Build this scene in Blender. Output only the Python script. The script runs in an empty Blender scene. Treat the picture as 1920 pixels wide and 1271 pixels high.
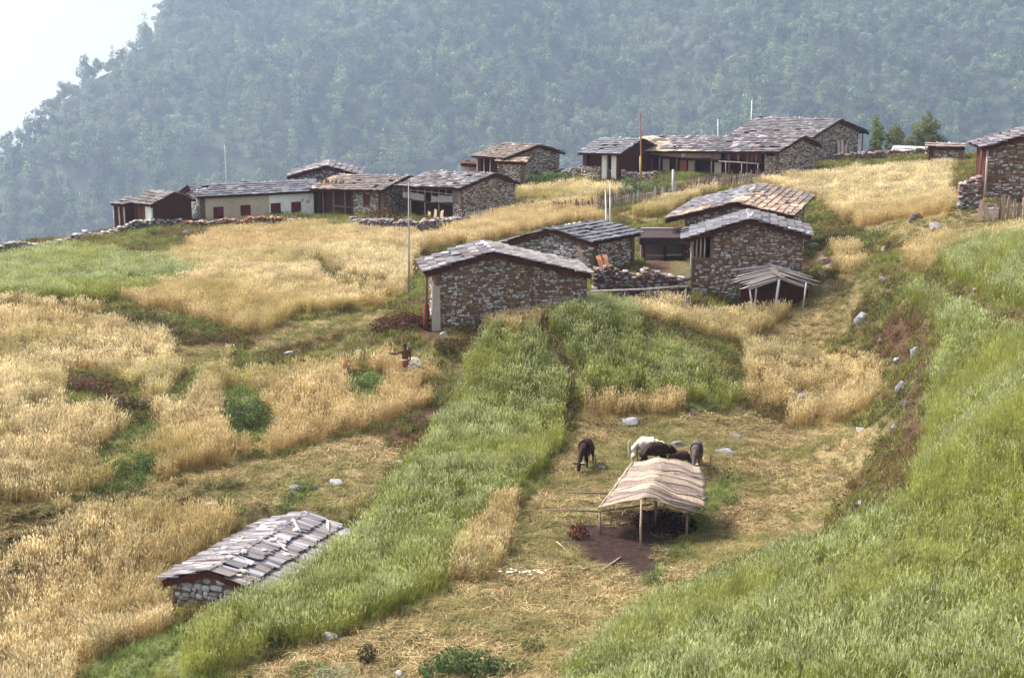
import bpy, bmesh, math, random
import numpy as np
from mathutils import Vector, Matrix, Euler, noise as mnoise
random.seed(7); rng = np.random.default_rng(7)
S = bpy.context.scene
C = S.collection

# ------------------------------------------------------------------ camera, world, sun, exposure
F = 3000.0; PW = 1920.0; PH = 1271.0
PITCH = math.atan(635.5 / F)
cam_data = bpy.data.cameras.new('camera'); cam = bpy.data.objects.new('camera', cam_data); C.objects.link(cam)
cam.rotation_euler = (math.pi / 2 - PITCH, 0, 0)
cam_data.sensor_width = 36.0; cam_data.lens = 36.0 * F / PW
cam_data.clip_start = 0.5; cam_data.clip_end = 6000
S.camera = cam
SUN_EL = math.radians(52); SUN_AZ = math.radians(-67)       # azimuth clockwise from the view direction
W = bpy.data.worlds.new("World"); S.world = W; W.use_nodes = True
wn = W.node_tree.nodes; wl = W.node_tree.links; wn.clear()
wo = wn.new('ShaderNodeOutputWorld'); wb = wn.new('ShaderNodeBackground'); sky = wn.new('ShaderNodeTexSky')
sky.sky_type = 'NISHITA'; sky.sun_disc = False; sky.sun_elevation = SUN_EL; sky.sun_rotation = SUN_AZ
sky.air_density = 1.0; sky.dust_density = 5.0; sky.ozone_density = 1.0
tc = wn.new('ShaderNodeTexCoord'); sx = wn.new('ShaderNodeSeparateXYZ'); cx = wn.new('ShaderNodeCombineXYZ'); mx = wn.new('ShaderNodeMath')
mx.operation = 'MAXIMUM'; mx.inputs[1].default_value = 0.10   # mist below the horizon is as bright as the sky at the horizon
wl.new(tc.outputs['Generated'], sx.inputs[0]); wl.new(sx.outputs[0], cx.inputs[0]); wl.new(sx.outputs[1], cx.inputs[1])
wl.new(sx.outputs[2], mx.inputs[0]); wl.new(mx.outputs[0], cx.inputs[2]); wl.new(cx.outputs[0], sky.inputs[0])
hs = wn.new('ShaderNodeHueSaturation'); hs.inputs['Saturation'].default_value = .45; wl.new(sky.outputs[0], hs.inputs['Color']); wl.new(hs.outputs[0], wb.inputs[0]);   # high thin overcast whitens the sky
wl.new(wb.outputs[0], wo.inputs[0]); wb.inputs[1].default_value = 0.15
sd = bpy.data.lights.new('sun', 'SUN'); sd.energy = 3.0; sd.angle = math.radians(12); sd.color = (1.0, 0.95, 0.86)
so = bpy.data.objects.new('sun', sd); C.objects.link(so)
SUND = Vector((math.sin(SUN_AZ) * math.cos(SUN_EL), math.cos(SUN_AZ) * math.cos(SUN_EL), math.sin(SUN_EL)))
so.rotation_euler = SUND.to_track_quat('Z', 'Y').to_euler(); so.location = (0, 0, 60)
S.view_settings.view_transform = 'Standard'; S.view_settings.look = 'None'
S.view_settings.gamma = 1; S.view_settings.use_curve_mapping = False; S.view_settings.exposure = 1.2
S.render.engine = 'CYCLES'
S.cycles.use_denoising = True
S.cycles.max_bounces = 6; S.cycles.diffuse_bounces = 3; S.cycles.glossy_bounces = 2
S.cycles.transmission_bounces = 4; S.cycles.volume_bounces = 1; S.cycles.transparent_max_bounces = 6
HAZE_DENSITY = 0.00026

# ------------------------------------------------------------------ helpers
def unproj(px, py, D):
    a = (px - 960) / F; b = -(py - 635.5) / F
    d = np.array([a, math.cos(PITCH) + b * math.sin(PITCH), -math.sin(PITCH) + b * math.cos(PITCH)])
    return Vector(d * (D / d[1]))
def project(X, Y, Z):
    f = Y * math.cos(PITCH) - Z * math.sin(PITCH); u = Y * math.sin(PITCH) + Z * math.cos(PITCH)
    return 960 + F * X / f, 635.5 - F * u / f
def link(o, parent=None):
    C.objects.link(o)
    if parent is not None: o.parent = parent
    return o
def meta(o, label=None, cat=None, group=None, kind=None):
    if label: o['label'] = label
    if cat: o['category'] = cat
    if group: o['group'] = group
    if kind: o['kind'] = kind
    return o
def mesh_from(name, verts, faces, mat=None, smooth=False, col=None):
    me = bpy.data.meshes.new(name)
    me.from_pydata([tuple(v) for v in verts], [], faces)
    if mat: me.materials.append(mat)
    if smooth: me.polygons.foreach_set('use_smooth', [True] * len(me.polygons))
    if col is not None:
        a = me.color_attributes.new('Col', 'FLOAT_COLOR', 'POINT')
        a.data.foreach_set('color', np.asarray([(c[0], c[1], c[2], 1) for c in col], dtype=np.float32).ravel())
    me.update()
    return me
def obj(name, me, parent=None, loc=None, rot=None):
    o = bpy.data.objects.new(name, me); link(o, parent)
    if loc is not None: o.location = loc
    if rot is not None: o.rotation_euler = rot
    return o
def thing(name, label, cat, loc=(0, 0, 0), rz=0, group=None):
    o = bpy.data.objects.new(name, None); o.empty_display_size = .2; link(o); o.location = loc; o.rotation_euler = (0, 0, rz)
    return meta(o, label, cat, group)

# ------------------------------------------------------------------ materials
def new_mat(name):
    m = bpy.data.materials.new(name); m.use_nodes = True
    nt = m.node_tree; nt.nodes.clear()
    return m, nt, nt.nodes, nt.links
def mixrgb(N, L, fac, a, b, mode='MIX'):
    n = N.new('ShaderNodeMix'); n.data_type = 'RGBA'; n.blend_type = mode
    for s, v in ((n.inputs[0], fac), (n.inputs[6], a), (n.inputs[7], b)):
        if hasattr(v, 'is_linked'): L.new(v, s)
        elif isinstance(v, (int, float)): s.default_value = v
        else: s.default_value = (v[0], v[1], v[2], 1)
    return n.outputs[2]
def noise_node(N, L, vec, scale, detail=4, rough=.6):
    n = N.new('ShaderNodeTexNoise'); n.inputs['Scale'].default_value = scale; n.inputs['Detail'].default_value = detail
    n.inputs['Roughness'].default_value = rough
    if vec is not None: L.new(vec, n.inputs['Vector'])
    return n.outputs['Fac']
def ramp(N, L, fac, p0, p1, c0=(0, 0, 0), c1=(1, 1, 1)):
    r = N.new('ShaderNodeValToRGB'); r.color_ramp.elements[0].position = p0; r.color_ramp.elements[1].position = p1
    r.color_ramp.elements[0].color = (*c0, 1); r.color_ramp.elements[1].color = (*c1, 1); L.new(fac, r.inputs[0])
    return r.outputs[0]
def surf_mat(name, color=None, source=None, rough=.9, var=.35, scale=6., bump=.3, bscale=30., dirt=None, stretch=(1, 1, 1), spec=.15, coords='Object'):
    """colour from: fixed value, 'object' (object colour), 'attr' (Col attribute), modulated by noise"""
    m, nt, N, L = new_mat(name)
    out = N.new('ShaderNodeOutputMaterial'); b = N.new('ShaderNodeBsdfPrincipled'); L.new(b.outputs[0], out.inputs[0])
    b.inputs['Roughness'].default_value = rough; b.inputs['Specular IOR Level'].default_value = spec
    t = N.new('ShaderNodeTexCoord'); mp = N.new('ShaderNodeMapping'); mp.inputs['Scale'].default_value = stretch
    L.new(t.outputs[coords], mp.inputs[0]); v = mp.outputs[0]
    if coords == 'Object':
        oi = N.new('ShaderNodeObjectInfo'); ad = N.new('ShaderNodeVectorMath'); ad.operation = 'MULTIPLY_ADD'
        ad.inputs[1].default_value = (1, 1, 1); L.new(v, ad.inputs[0])
        cb = N.new('ShaderNodeMath'); cb.operation = 'MULTIPLY'; cb.inputs[1].default_value = 37.; L.new(oi.outputs['Random'], cb.inputs[0])
        L.new(cb.outputs[0], ad.inputs[2]); v = ad.outputs[0]
    if source == 'object':
        oi2 = N.new('ShaderNodeObjectInfo'); base = oi2.outputs['Color']
    elif source == 'attr':
        at = N.new('ShaderNodeAttribute'); at.attribute_name = 'Col'; base = at.outputs['Color']
    else:
        rg = N.new('ShaderNodeRGB'); rg.outputs[0].default_value = (*color, 1); base = rg.outputs[0]
    n1 = noise_node(N, L, v, scale, 5, .65)
    f = ramp(N, L, n1, .3, .7, (1 - var,) * 3, (1 + var,) * 3)
    c = mixrgb(N, L, 1., base, f, 'MULTIPLY')
    if dirt:
        n2 = noise_node(N, L, v, dirt[1], 4, .6); f2 = ramp(N, L, n2, dirt[2], dirt[2] + .12)
        c = mixrgb(N, L, f2, c, dirt[0])
    L.new(c, b.inputs['Base Color'])
    if bump:
        n3 = noise_node(N, L, v, bscale, 4, .6); bp = N.new('ShaderNodeBump'); bp.inputs['Strength'].default_value = bump
        bp.inputs['Distance'].default_value = .03; L.new(n3, bp.inputs['Height']); L.new(bp.outputs[0], b.inputs['Normal'])
    return m
def veg_mat(name, trans=.35, patch=None, patch_scale=.12, rnd=.3, patch_lo=.45, hue=None):
    """foliage: Col attribute x per-instance random x world-space patches"""
    m, nt, N, L = new_mat(name)
    out = N.new('ShaderNodeOutputMaterial'); d = N.new('ShaderNodeBsdfDiffuse'); t = N.new('ShaderNodeBsdfTranslucent'); mi = N.new('ShaderNodeMixShader')
    mi.inputs[0].default_value = trans; L.new(d.outputs[0], mi.inputs[1]); L.new(t.outputs[0], mi.inputs[2]); L.new(mi.outputs[0], out.inputs[0])
    at = N.new('ShaderNodeAttribute'); at.attribute_name = 'Col'; oi = N.new('ShaderNodeObjectInfo')
    mr = N.new('ShaderNodeMapRange'); mr.inputs[3].default_value = 1 - rnd; mr.inputs[4].default_value = 1 + rnd; L.new(oi.outputs['Random'], mr.inputs[0])
    c = mixrgb(N, L, 1., at.outputs['Color'], (1, 1, 1), 'MULTIPLY')
    vm = N.new('ShaderNodeVectorMath'); vm.operation = 'SCALE'; L.new(at.outputs['Color'], vm.inputs[0]); L.new(mr.outputs[0], vm.inputs['Scale'])
    c = vm.outputs[0]
    g = N.new('ShaderNodeNewGeometry')
    if patch:
        n = noise_node(N, L, g.outputs['Position'], patch_scale, 4, .6); f = ramp(N, L, n, patch_lo, patch_lo + .17)
        c = mixrgb(N, L, f, c, mixrgb(N, L, .75, c, patch))
        n = noise_node(N, L, g.outputs['Position'], patch_scale * 6, 3, .6); f = ramp(N, L, n, .35, .65, (.68, .68, .68), (1.24, 1.24, 1.24))
        c = mixrgb(N, L, 1., c, f, 'MULTIPLY')
    if hue is not None:
        n = noise_node(N, L, g.outputs['Position'], hue[1], 2, .5); f = ramp(N, L, n, .42, .58)
        c = mixrgb(N, L, f, c, mixrgb(N, L, .5, c, hue[0]))
    L.new(c, d.inputs[0]); L.new(c, t.inputs[0])
    return m
M = {}
M['stone'] = surf_mat('stone', source='object', var=.3, scale=5, bump=.5, bscale=22)
M['stone_attr'] = surf_mat('stonework', source='attr', var=.3, scale=3, bump=.4, bscale=14)
M['shingle'] = surf_mat('shingle', source='object', var=.4, scale=4, stretch=(5, .8, 1), bump=.4, bscale=20, rough=.75, spec=.3)
M['wood'] = surf_mat('shade_tinted_wood', (.07, .022, .017), var=.5, scale=5, stretch=(3, 3, .5), bump=.4)  # timber brown pushed to maroon to carry the shade under the eaves
M['plank'] = surf_mat('plank', source='object', var=.4, scale=4, stretch=(3, 3, .6), bump=.4)
M['pole'] = surf_mat('pole', source='object', var=.3, scale=3, stretch=(3, 3, .6), bump=.3)
M['mud'] = surf_mat('mud_mortar', (.15, .10, .07), var=.4, scale=4, bump=.6, bscale=12)
M['plaster'] = surf_mat('plaster', source='object', var=.12, scale=1.2, bump=.35, bscale=9, dirt=((.28, .2, .15), 1.8, .62))
M['dark'] = surf_mat('dark_interior', (.03, .02, .016), bump=0)
M['rock'] = surf_mat('rock', source='object', var=.45, scale=1.6, bump=.7, bscale=7, dirt=((.09, .1, .05), 2.2, .6))
M['mat'] = surf_mat('woven_mat', source='object', var=.22, scale=2.5, stretch=(6, .7, 1), bump=.5, bscale=40)
M['hide'] = surf_mat('hide', source='object', var=.45, scale=3, bump=.3, bscale=40, rough=.7)
M['cloth'] = surf_mat('cloth', source='object', var=.2, scale=5, bump=.2)

# ------------------------------------------------------------------ terrain height
CP = [(0,1271,49),(400,1271,46.5),(960,1271,44),(1200,1271,42),(1500,1271,39),(1920,1271,34.5),(300,1165,52),(800,1200,46.5),
(620,1195,48),(1200,1020,56),(960,1100,51.5),(1100,880,65),(1300,850,67.5),(1300,780,72.7),(1130,785,72),(1540,1000,57),(1600,900,63.5),
(1600,800,71),(1430,1040,55),(1240,1100,51),(1620,985,53),(1920,1000,43),(1720,850,57),(1900,800,48.5),(1900,600,64),(1900,450,84),
(1850,367,98.5),(1760,640,70),(1660,720,76),(1600,620,84),(1400,640,84),(1500,600,87.5),(1350,700,77),(1700,560,82),(1800,545,76),(1800,520,80),
(1300,560,89),(1520,530,91),(1560,480,98),(1650,440,103),(1750,400,107),(1900,400,97),(1600,380,122),(1400,340,140),(1700,310,142),(1780,295,148),
(1200,335,145),(1500,320,143),(1580,298,155),(1100,325,151),(1100,370,138),(1130,400,125),(1000,345,152),(600,413,131),(300,423,131),(960,403,129),
(0,475,122),(200,440,130),(800,440,120),(600,480,108),(600,580,87),(750,570,85),(450,640,82),(750,700,75),(600,680,78),(840,620,78.3),(1090,577,78),
(1110,517,92.5),(1240,505,95),(1150,570,84),(1030,610,80),(880,650,77),(1150,680,77.3),(1300,596,86),(1110,770,72.2),(1070,800,70.8),(900,800,70),
(960,930,60.5),(800,900,62),(650,1000,56.5),(450,1110,52),(100,600,84),(0,570,89),(0,500,106),(300,530,98),(250,480,112),(0,750,70),(0,950,58),
(0,1100,54),(300,900,62),(600,900,61.5),(560,830,67),(300,740,71),(450,780,69)]
cw = [tuple(unproj(*c)) for c in CP]
cw += [(-60,185,-40),(-20,190,-36),(10,192,-31),(35,195,-26),(65,200,-24),(-60,260,-75),(0,265,-72),(70,270,-68),(-80,330,-112),(0,330,-112),(80,330,-112),
 (-15,20,-22),(0,20,-19.5),(14,20,-14.5),(-60,90,-19),(-70,130,-22),(-38,50,-22),(40,60,-10.5),(60,90,-9.5),(75,140,-11),(60,160,-15),(-70,155,-30)]
cw = np.array(cw); A_ = cw[:, :2]
def tps(r2): return np.where(r2 > 0, .5 * r2 * np.log(np.maximum(r2, 1e-9)), 0)
n_ = len(cw); K = tps(((A_[:, None] - A_[None]) ** 2).sum(-1)) + np.eye(n_) * 3.0
P_ = np.c_[np.ones(n_), A_]; MM = np.zeros((n_ + 3, n_ + 3)); MM[:n_, :n_] = K; MM[:n_, n_:] = P_; MM[n_:, :n_] = P_.T
sol = np.linalg.solve(MM, np.r_[cw[:, 2], 0, 0, 0])
def tps_eval(x, y):
    r = sol[n_] + sol[n_ + 1] * x + sol[n_ + 2] * y
    for i in range(n_): r = r + sol[i] * tps((x - A_[i, 0]) ** 2 + (y - A_[i, 1]) ** 2)
    return r
def axis(a, b, lo, hi, st, grow=1.12):
    core = list(np.arange(a, b + 1e-6, st)); l = []; s = st; x = a
    while x > lo: s *= grow; x -= s; l.append(x)
    h = []; s = st; x = core[-1]
    while x < hi: s *= grow; x += s; h.append(x)
    return np.array(l[::-1] + core + h)
GX = axis(-44, 44, -170, 170, .35); GY = axis(32, 150, 8, 420, .35)
XX, YY = np.meshgrid(GX, GY)
def vnoise(x, y, s, seed=0):
    """value noise, vectorised"""
    x = x / s + seed * 17.3; y = y / s + seed * 9.1; xi = np.floor(x).astype(int); yi = np.floor(y).astype(int); fx = x - xi; fy = y - yi
    fx = fx * fx * (3 - 2 * fx); fy = fy * fy * (3 - 2 * fy)
    def h(a, b):
        v = np.sin(a * 127.1 + b * 311.7 + seed * 74.7) * 43758.5453; return v - np.floor(v)
    return (h(xi, yi) * (1 - fx) + h(xi + 1, yi) * fx) * (1 - fy) + (h(xi, yi + 1) * (1 - fx) + h(xi + 1, yi + 1) * fx) * fy
ZZ = tps_eval(XX, YY)
lowest = -125 - 5 * vnoise(XX, YY, 40, 3)
ZZ = np.maximum(ZZ, lowest)

# ------------------------------------------------------------------ field map (outlines of the terraces)
B_ = 0
FIELDS = []   # (kind, polygon, label)   kinds: G golden wheat, N green wheat, S stubble, T grass, M mud with painted shade, P path
def fld(kind, pts, label=None): FIELDS.append((kind, pts, label))
# --- behind / left
fld('G', [(190,482),(330,458),(420,428),(560,416),(660,428),(800,440),(905,403),(970,392),(1100,388),(1150,395),(1130,418),(1040,424),(940,452),(800,470),(768,500),(760,550),(745,572),(660,582),(560,592),(500,625),(440,622),(330,592),(225,566),(340,538),(372,518),(260,498)], 'large golden wheat field below the long row of houses')
fld('B', [(585,488),(600,486),(640,520),(700,535),(765,545),(765,556),(690,546),(630,532)], None)
fld('R', [(205,462),(300,470),(370,462),(300,478),(205,477)], None)
fld('B', [(205,445),(330,438),(370,462),(300,475),(205,475)], None)
fld('N', [(-300,500),(0,480),(130,458),(205,462),(235,480),(300,500),(375,516),(345,536),(225,562),(180,578),(80,578),(0,568),(-300,560)], 'green wheat field at the far left edge below the stone wall')
fld('G', [(-300,590),(0,572),(110,572),(190,590),(270,592),(300,614),(345,636),(430,640),(430,684),(385,690),(380,720),(340,760),(280,752),(262,735),(190,698),(120,705),(122,740),(0,732),(-300,745)], 'golden wheat field at the left edge above the dark bank')
fld('S', [(330,650),(420,640),(425,670),(330,700)], None)
fld('S', [(448,662),(480,632),(570,602),(690,588),(742,582),(735,600),(680,618),(560,642),(470,676)], 'pale cut patch below the large golden wheat field')
fld('G', [(-300,765),(0,735),(125,748),(200,752),(245,790),(160,850),(60,890),(-300,960)], 'lower golden wheat at the left edge under the dark bank')
fld('G', [(-300,960),(0,870),(150,860),(245,800),(300,770),(390,700),(430,700),(500,690),(560,682),(690,668),(720,650),(790,672),(822,694),(800,765),(700,805),(560,838),(400,878),(290,905),(180,925),(90,945),(-300,990)], 'broad golden wheat field with the reaper standing in it')
fld('T', [(640,702),(700,694),(722,712),(715,742),(650,742)], None)
fld('T', [(412,735),(450,722),(500,745),(520,790),(500,825),(440,820),(415,780)], None)
fld('T', [(310,752),(345,702),(378,685),(375,705),(352,742),(325,757)], None)
fld('T', [(155,866),(230,815),(290,778),(305,800),(240,838),(180,872)], None)
fld('T', [(170,925),(215,885),(285,856),(292,880),(270,912),(190,930)], None)
fld('M', [(135,708),(180,705),(215,738),(262,755),(258,775),(215,770),(195,745),(140,730)], None)
fld('S', [(-300,1010),(0,955),(180,935),(290,912),(400,885),(560,845),(700,818),(755,850),(745,880),(700,915),(640,962),(560,950),(470,985),(430,935),(260,925),(120,960),(0,1045),(-300,1120)], 'mown strip with rows of cut straw left of the green wheat')
fld('T', [(480,985),(560,905),(600,905),(585,930),(530,975)], None)
fld('G', [(-300,1120),(0,1045),(120,962),(260,928),(380,938),(430,945),(470,985),(440,1010),(330,1075),(305,1100),(318,1200),(300,1271),(270,1400),(-300,1400)], 'orange golden wheat in the lower left corner beside the slate roofed shed')
fld('T', [(150,1250),(318,1180),(420,1190),(420,1400),(100,1400)], None)
# --- centre
fld('N', [(885,640),(925,614),(1012,604),(1030,640),(1078,700),(1076,770),(1045,850),(960,935),(900,1010),(838,1070),(820,1120),(700,1172),(600,1205),(480,1245),(380,1275),(200,1330),(340,1225),(372,1150),(445,1105),(560,1068),(650,1000),(705,920),(765,862),(835,762),(872,700)], 'long green wheat strip running down the middle of the slope')
fld('G', [(905,598),(1000,574),(1036,578),(1026,622),(918,636)], 'small pale wheat patch at the top of the long green strip')
fld('N', [(1032,640),(1036,590),(1070,560),(1130,552),(1172,562),(1200,605),(1260,625),(1330,655),(1385,722),(1384,762),(1290,764),(1200,780),(1100,785),(1088,740),(1078,700)], 'short green wheat field below the front stone houses')
fld('G', [(1098,752),(1285,750),(1286,778),(1100,788)], 'thin band of ripe wheat at the foot of the short green field')
fld('G', [(1165,560),(1250,556),(1330,578),(1400,574),(1500,572),(1470,610),(1420,640),(1395,652),(1330,640),(1250,612),(1195,600)], 'golden wheat below the middle stone house and its ruined shed')
fld('B', [(1188,612),(1260,612),(1350,650),(1404,715),(1398,762),(1384,762),(1382,725),(1325,662),(1250,634),(1195,634)], None)
fld('S', [(1390,655),(1420,640),(1500,575),(1560,560),(1625,560),(1612,600),(1540,650),(1500,700),(1420,700)], 'trodden straw above the tangled wheat right of the green field')
fld('G', [(1392,660),(1450,640),(1560,652),(1640,660),(1668,705),(1645,742),(1560,775),(1480,796),(1478,765),(1400,765)], 'tangled golden wheat right of the short green field')
fld('T', [(1478,762),(1500,742),(1545,728),(1550,738),(1505,758),(1482,775)], None)
fld('G', [(1478,790),(1560,772),(1650,738),(1630,770),(1560,800),(1485,800)], None)
fld('S', [(1092,788),(1280,776),(1400,766),(1480,800),(1620,800),(1665,820),(1640,880),(1575,960),(1540,1010),(1440,1035),(1240,1112),(1130,1190),(1060,1260),(1000,1400),(430,1400),(480,1262),(600,1210),(700,1176),(822,1126),(850,1095),(940,1062),(972,970),(1030,880),(1075,815)], 'mown field of straw around the cattle and the mat roofed shelter')
fld('T', [(1330,905),(1385,890),(1380,925),(1300,1010),(1260,1060),(1235,1112),(1205,1105),(1245,1030),(1290,965)], None)
fld('M', [(1070,985),(1160,958),(1290,958),(1290,1000),(1250,1050),(1215,1085),(1100,1050),(1050,1010)], None)
fld('G', [(842,1075),(872,1030),(925,955),(975,930),(968,985),(940,1062),(905,1090),(850,1098)], 'small ripe wheat patch on the left of the mown field')
# --- right
fld('N', [(1685,545),(1725,528),(1800,562),(1860,590),(1930,612),(2400,700),(2400,1400),(1000,1400),(1070,1240),(1130,1180),(1250,1112),(1440,1040),(1560,995),(1700,925),(1735,835),(1712,745),(1765,640),(1742,595)], 'wide green wheat field filling the lower right corner')
fld('N', [(1760,490),(1800,472),(1920,462),(2400,440),(2400,640),(1920,592),(1850,566),(1785,532)], 'small green wheat field at the right edge above the dark earth bank')
fld('G', [(1690,450),(1760,425),(1920,418),(2300,400),(2300,440),(1920,456),(1775,480),(1745,515),(1700,508)], 'golden wheat strip on the right below the boulders')
fld('S', [(1610,430),(1690,412),(1790,372),(1920,365),(2300,350),(2300,405),(1920,424),(1760,432),(1690,455)], 'dry pasture with boulders below the right hand house')
fld('G', [(1150,402),(1200,384),(1300,356),(1400,338),(1550,318),(1790,300),(1782,330),(1785,398),(1700,412),(1610,432),(1560,400),(1530,378),(1400,345),(1280,385),(1245,410)], 'big pale golden wheat field behind the tan roofed house')
fld('G', [(972,350),(1100,336),(1185,350),(1170,372),(1100,380),(972,380)], 'small golden wheat field between the two rows of houses')
fld('G', [(1545,458),(1600,450),(1625,462),(1620,482),(1560,490)], 'little wheat patch beside the stone house path')
fld('G', [(1550,500),(1620,492),(1622,515),(1560,528)], 'lower little wheat patch beside the stone house path')
fld('S', [(1520,530),(1600,520),(1625,560),(1500,575)], None)
fld('R', [(1600,585),(1690,570),(1745,600),(1762,640),(1745,700),(1735,780),(1722,850),(1690,915),(1600,975),(1550,990),(1600,900),(1655,830),(1690,760),(1680,700),(1655,650),(1600,620)], None)
fld('R', [(1735,515),(1790,540),(1860,572),(1925,605),(2100,640),(2100,670),(1925,625),(1850,590),(1780,562),(1735,535)], None)
fld('R', [(1478,490),(1560,480),(1575,500),(1540,520),(1490,512)], None)
fld('R', [(1022,600),(1044,640),(1084,702),(1090,790),(1066,790),(1066,712),(1026,655),(1012,606)], None)
fld('R', [(700,600),(800,590),(830,640),(760,650),(700,630)], None)
fld('R', [(760,820),(800,790),(830,800),(780,850),(710,845)], None)
fld('R', [(1290,545),(1400,550),(1400,575),(1290,575)], None)
fld('R', [(0,562),(190,576),(300,600),(430,630),(440,650),(340,636),(190,592),(0,574)], None)
fld('P', [(1530,470),(1545,470),(1552,520),(1548,560),(1538,560),(1540,520)], None)
KIND = [k for k, _, _ in FIELDS]
RS = 2.0; RX0 = -320; RY0 = 250; RW = int((2420 - RX0) / RS); RH = int((1420 - RY0) / RS)
raster = np.zeros((RH, RW), dtype=np.int16)
for fi, (k, poly, lb) in enumerate(FIELDS):
    p = np.array(poly, float); x0, y0 = p.min(0); x1, y1 = p.max(0)
    ix0 = max(0, int((x0 - RX0) / RS)); ix1 = min(RW, int((x1 - RX0) / RS) + 2); iy0 = max(0, int((y0 - RY0) / RS)); iy1 = min(RH, int((y1 - RY0) / RS) + 2)
    gx, gy = np.meshgrid(RX0 + (np.arange(ix0, ix1) + .5) * RS, RY0 + (np.arange(iy0, iy1) + .5) * RS)
    ins = np.zeros(gx.shape, bool)
    for i in range(len(p)):
        ax, ay = p[i]; bx, by = p[(i + 1) % len(p)]
        if ay == by: continue
        c = (gy > min(ay, by)) & (gy <= max(ay, by)); xx = ax + (gy - ay) * (bx - ax) / (by - ay)
        ins ^= c & (gx < xx)
    sub = raster[iy0:iy1, ix0:ix1]; sub[ins] = fi + 1
def field_at(X, Y, Z, jit=5.):
    px, py = project(X, Y, Z)
    jx = (vnoise(X, Y, 1.3, 5) - .5) * jit * 2; jy = (vnoise(X, Y, 1.1, 6) - .5) * jit
    ix = ((px + jx - RX0) / RS).astype(int); iy = ((py + jy - RY0) / RS).astype(int)
    ok = (ix >= 0) & (ix < RW) & (iy >= 0) & (iy < RH)
    r = np.zeros(px.shape, int); r[ok] = raster[iy[ok], ix[ok]]
    r[~ok & (Y > 120)] = 0
    return r
KN = np.array(['B'] + KIND)
fid = field_at(XX, YY, ZZ, 8); kk = KN[fid]
# relief: lumpy banks, gently rolling fields
bankm = np.isin(kk, ['B', 'T', 'R']).astype(float)
ZZ += (vnoise(XX, YY, 5, 1) - .5) * .35 + (vnoise(XX, YY, 1.4, 2) - .5) * (.1 + .38 * bankm) + (vnoise(XX, YY, .7, 4) - .5) * (.05 + .14 * bankm)
# hollow for the slate shed, so that its eaves clear the ground
_u = (XX + 10.36) * math.cos(-.39) + (YY - 52) * math.sin(-.39); _t = -(XX + 10.36) * math.sin(-.39) + (YY - 52) * math.cos(-.39)
_in = (_u > -2.3) & (_u < 2.5) & (_t > -.3) & (_t < 7.2)
ZZ = np.where(_in, np.minimum(ZZ, -19.1 - .33 * np.abs(_u) - .55), ZZ)
_fr = (_u > -3.0) & (_u < 1.2) & (_t > -3.2) & (_t < .4)
ZZ = np.where(_fr, np.minimum(ZZ, -20.72 + .28 * np.maximum(0, _u + 1.2) + .04 * np.minimum(0, _t)), ZZ)
def hz(x, y):
    x = np.asarray(x, float); y = np.asarray(y, float)
    i = np.clip(np.searchsorted(GX, x) - 1, 0, len(GX) - 2); j = np.clip(np.searchsorted(GY, y) - 1, 0, len(GY) - 2)
    fx = np.clip((x - GX[i]) / (GX[i + 1] - GX[i]), 0, 1); fy = np.clip((y - GY[j]) / (GY[j + 1] - GY[j]), 0, 1)
    return (ZZ[j, i] * (1 - fx) + ZZ[j, i + 1] * fx) * (1 - fy) + (ZZ[j + 1, i] * (1 - fx) + ZZ[j + 1, i + 1] * fx) * fy
def H(x, y): return float(hz(x, y))
def ground_at(px, py, dmin=30, dmax=190):
    """first ground point on the line of sight"""
    D = np.arange(dmin, dmax, .1); a = (px - 960) / F; b = -(py - 635.5) / F
    d = np.array([a, math.cos(PITCH) + b * math.sin(PITCH), -math.sin(PITCH) + b * math.cos(PITCH)]); d = d / d[1]
    z = hz(d[0] * D, D); below = z > d[2] * D
    k = int(np.argmax(below)) if below.any() else int(np.argmin(np.abs(d[2] * D - z)))
    return Vector((d[0] * D[k], D[k], float(z[k])))
gcol = {'B': (.10, .085, .035), 'G': (.20, .14, .05), 'N': (.09, .10, .035), 'S': (.19, .145, .07), 'T': (.09, .11, .035), 'R': (.065, .035, .022), 'M': (.03, .016, .013), 'P': (.32, .23, .15)}  # M mud is darkened to carry the shade under the shelter
cols = np.zeros(XX.shape + (3,))
for k, c in gcol.items(): cols[kk == k] = c
bn = vnoise(XX, YY, 2.2, 8)[..., None]
earth = np.array((.08, .042, .026))
bm_ = (kk == 'B')[..., None]
cols = np.where(bm_ & (bn > .6), earth, cols)
# smooth colour a little
for _ in range(1):
    cols[1:-1, 1:-1] = (cols[1:-1, 1:-1] * 2 + cols[:-2, 1:-1] + cols[2:, 1:-1] + cols[1:-1, :-2] + cols[1:-1, 2:]) / 6
ny, nx = XX.shape
me = bpy.data.meshes.new('ground')
V = np.stack([XX, YY, ZZ], -1).reshape(-1, 3)
ii = (np.arange(ny - 1)[:, None] * nx + np.arange(nx - 1)[None]).ravel()
Fq = np.stack([ii, ii + 1, ii + nx + 1, ii + nx], 1)
me.vertices.add(len(V)); me.vertices.foreach_set('co', V.astype(np.float32).ravel())
me.loops.add(Fq.size); me.loops.foreach_set('vertex_index', Fq.ravel().astype(np.int32))
me.polygons.add(len(Fq)); me.polygons.foreach_set('loop_start', np.arange(0, Fq.size, 4, dtype=np.int32)); me.polygons.foreach_set('loop_total', np.full(len(Fq), 4, dtype=np.int32))
me.update(); me.validate()
ca = me.color_attributes.new('Col', 'FLOAT_COLOR', 'POINT')
ca.data.foreach_set('color', np.c_[cols.reshape(-1, 3), np.ones(len(V))].astype(np.float32).ravel())
me.polygons.foreach_set('use_smooth', [True] * len(me.polygons))
M['ground'] = surf_mat('ground', source='attr', var=.6, scale=5.5, bump=.7, bscale=5, coords='Generated')
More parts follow.
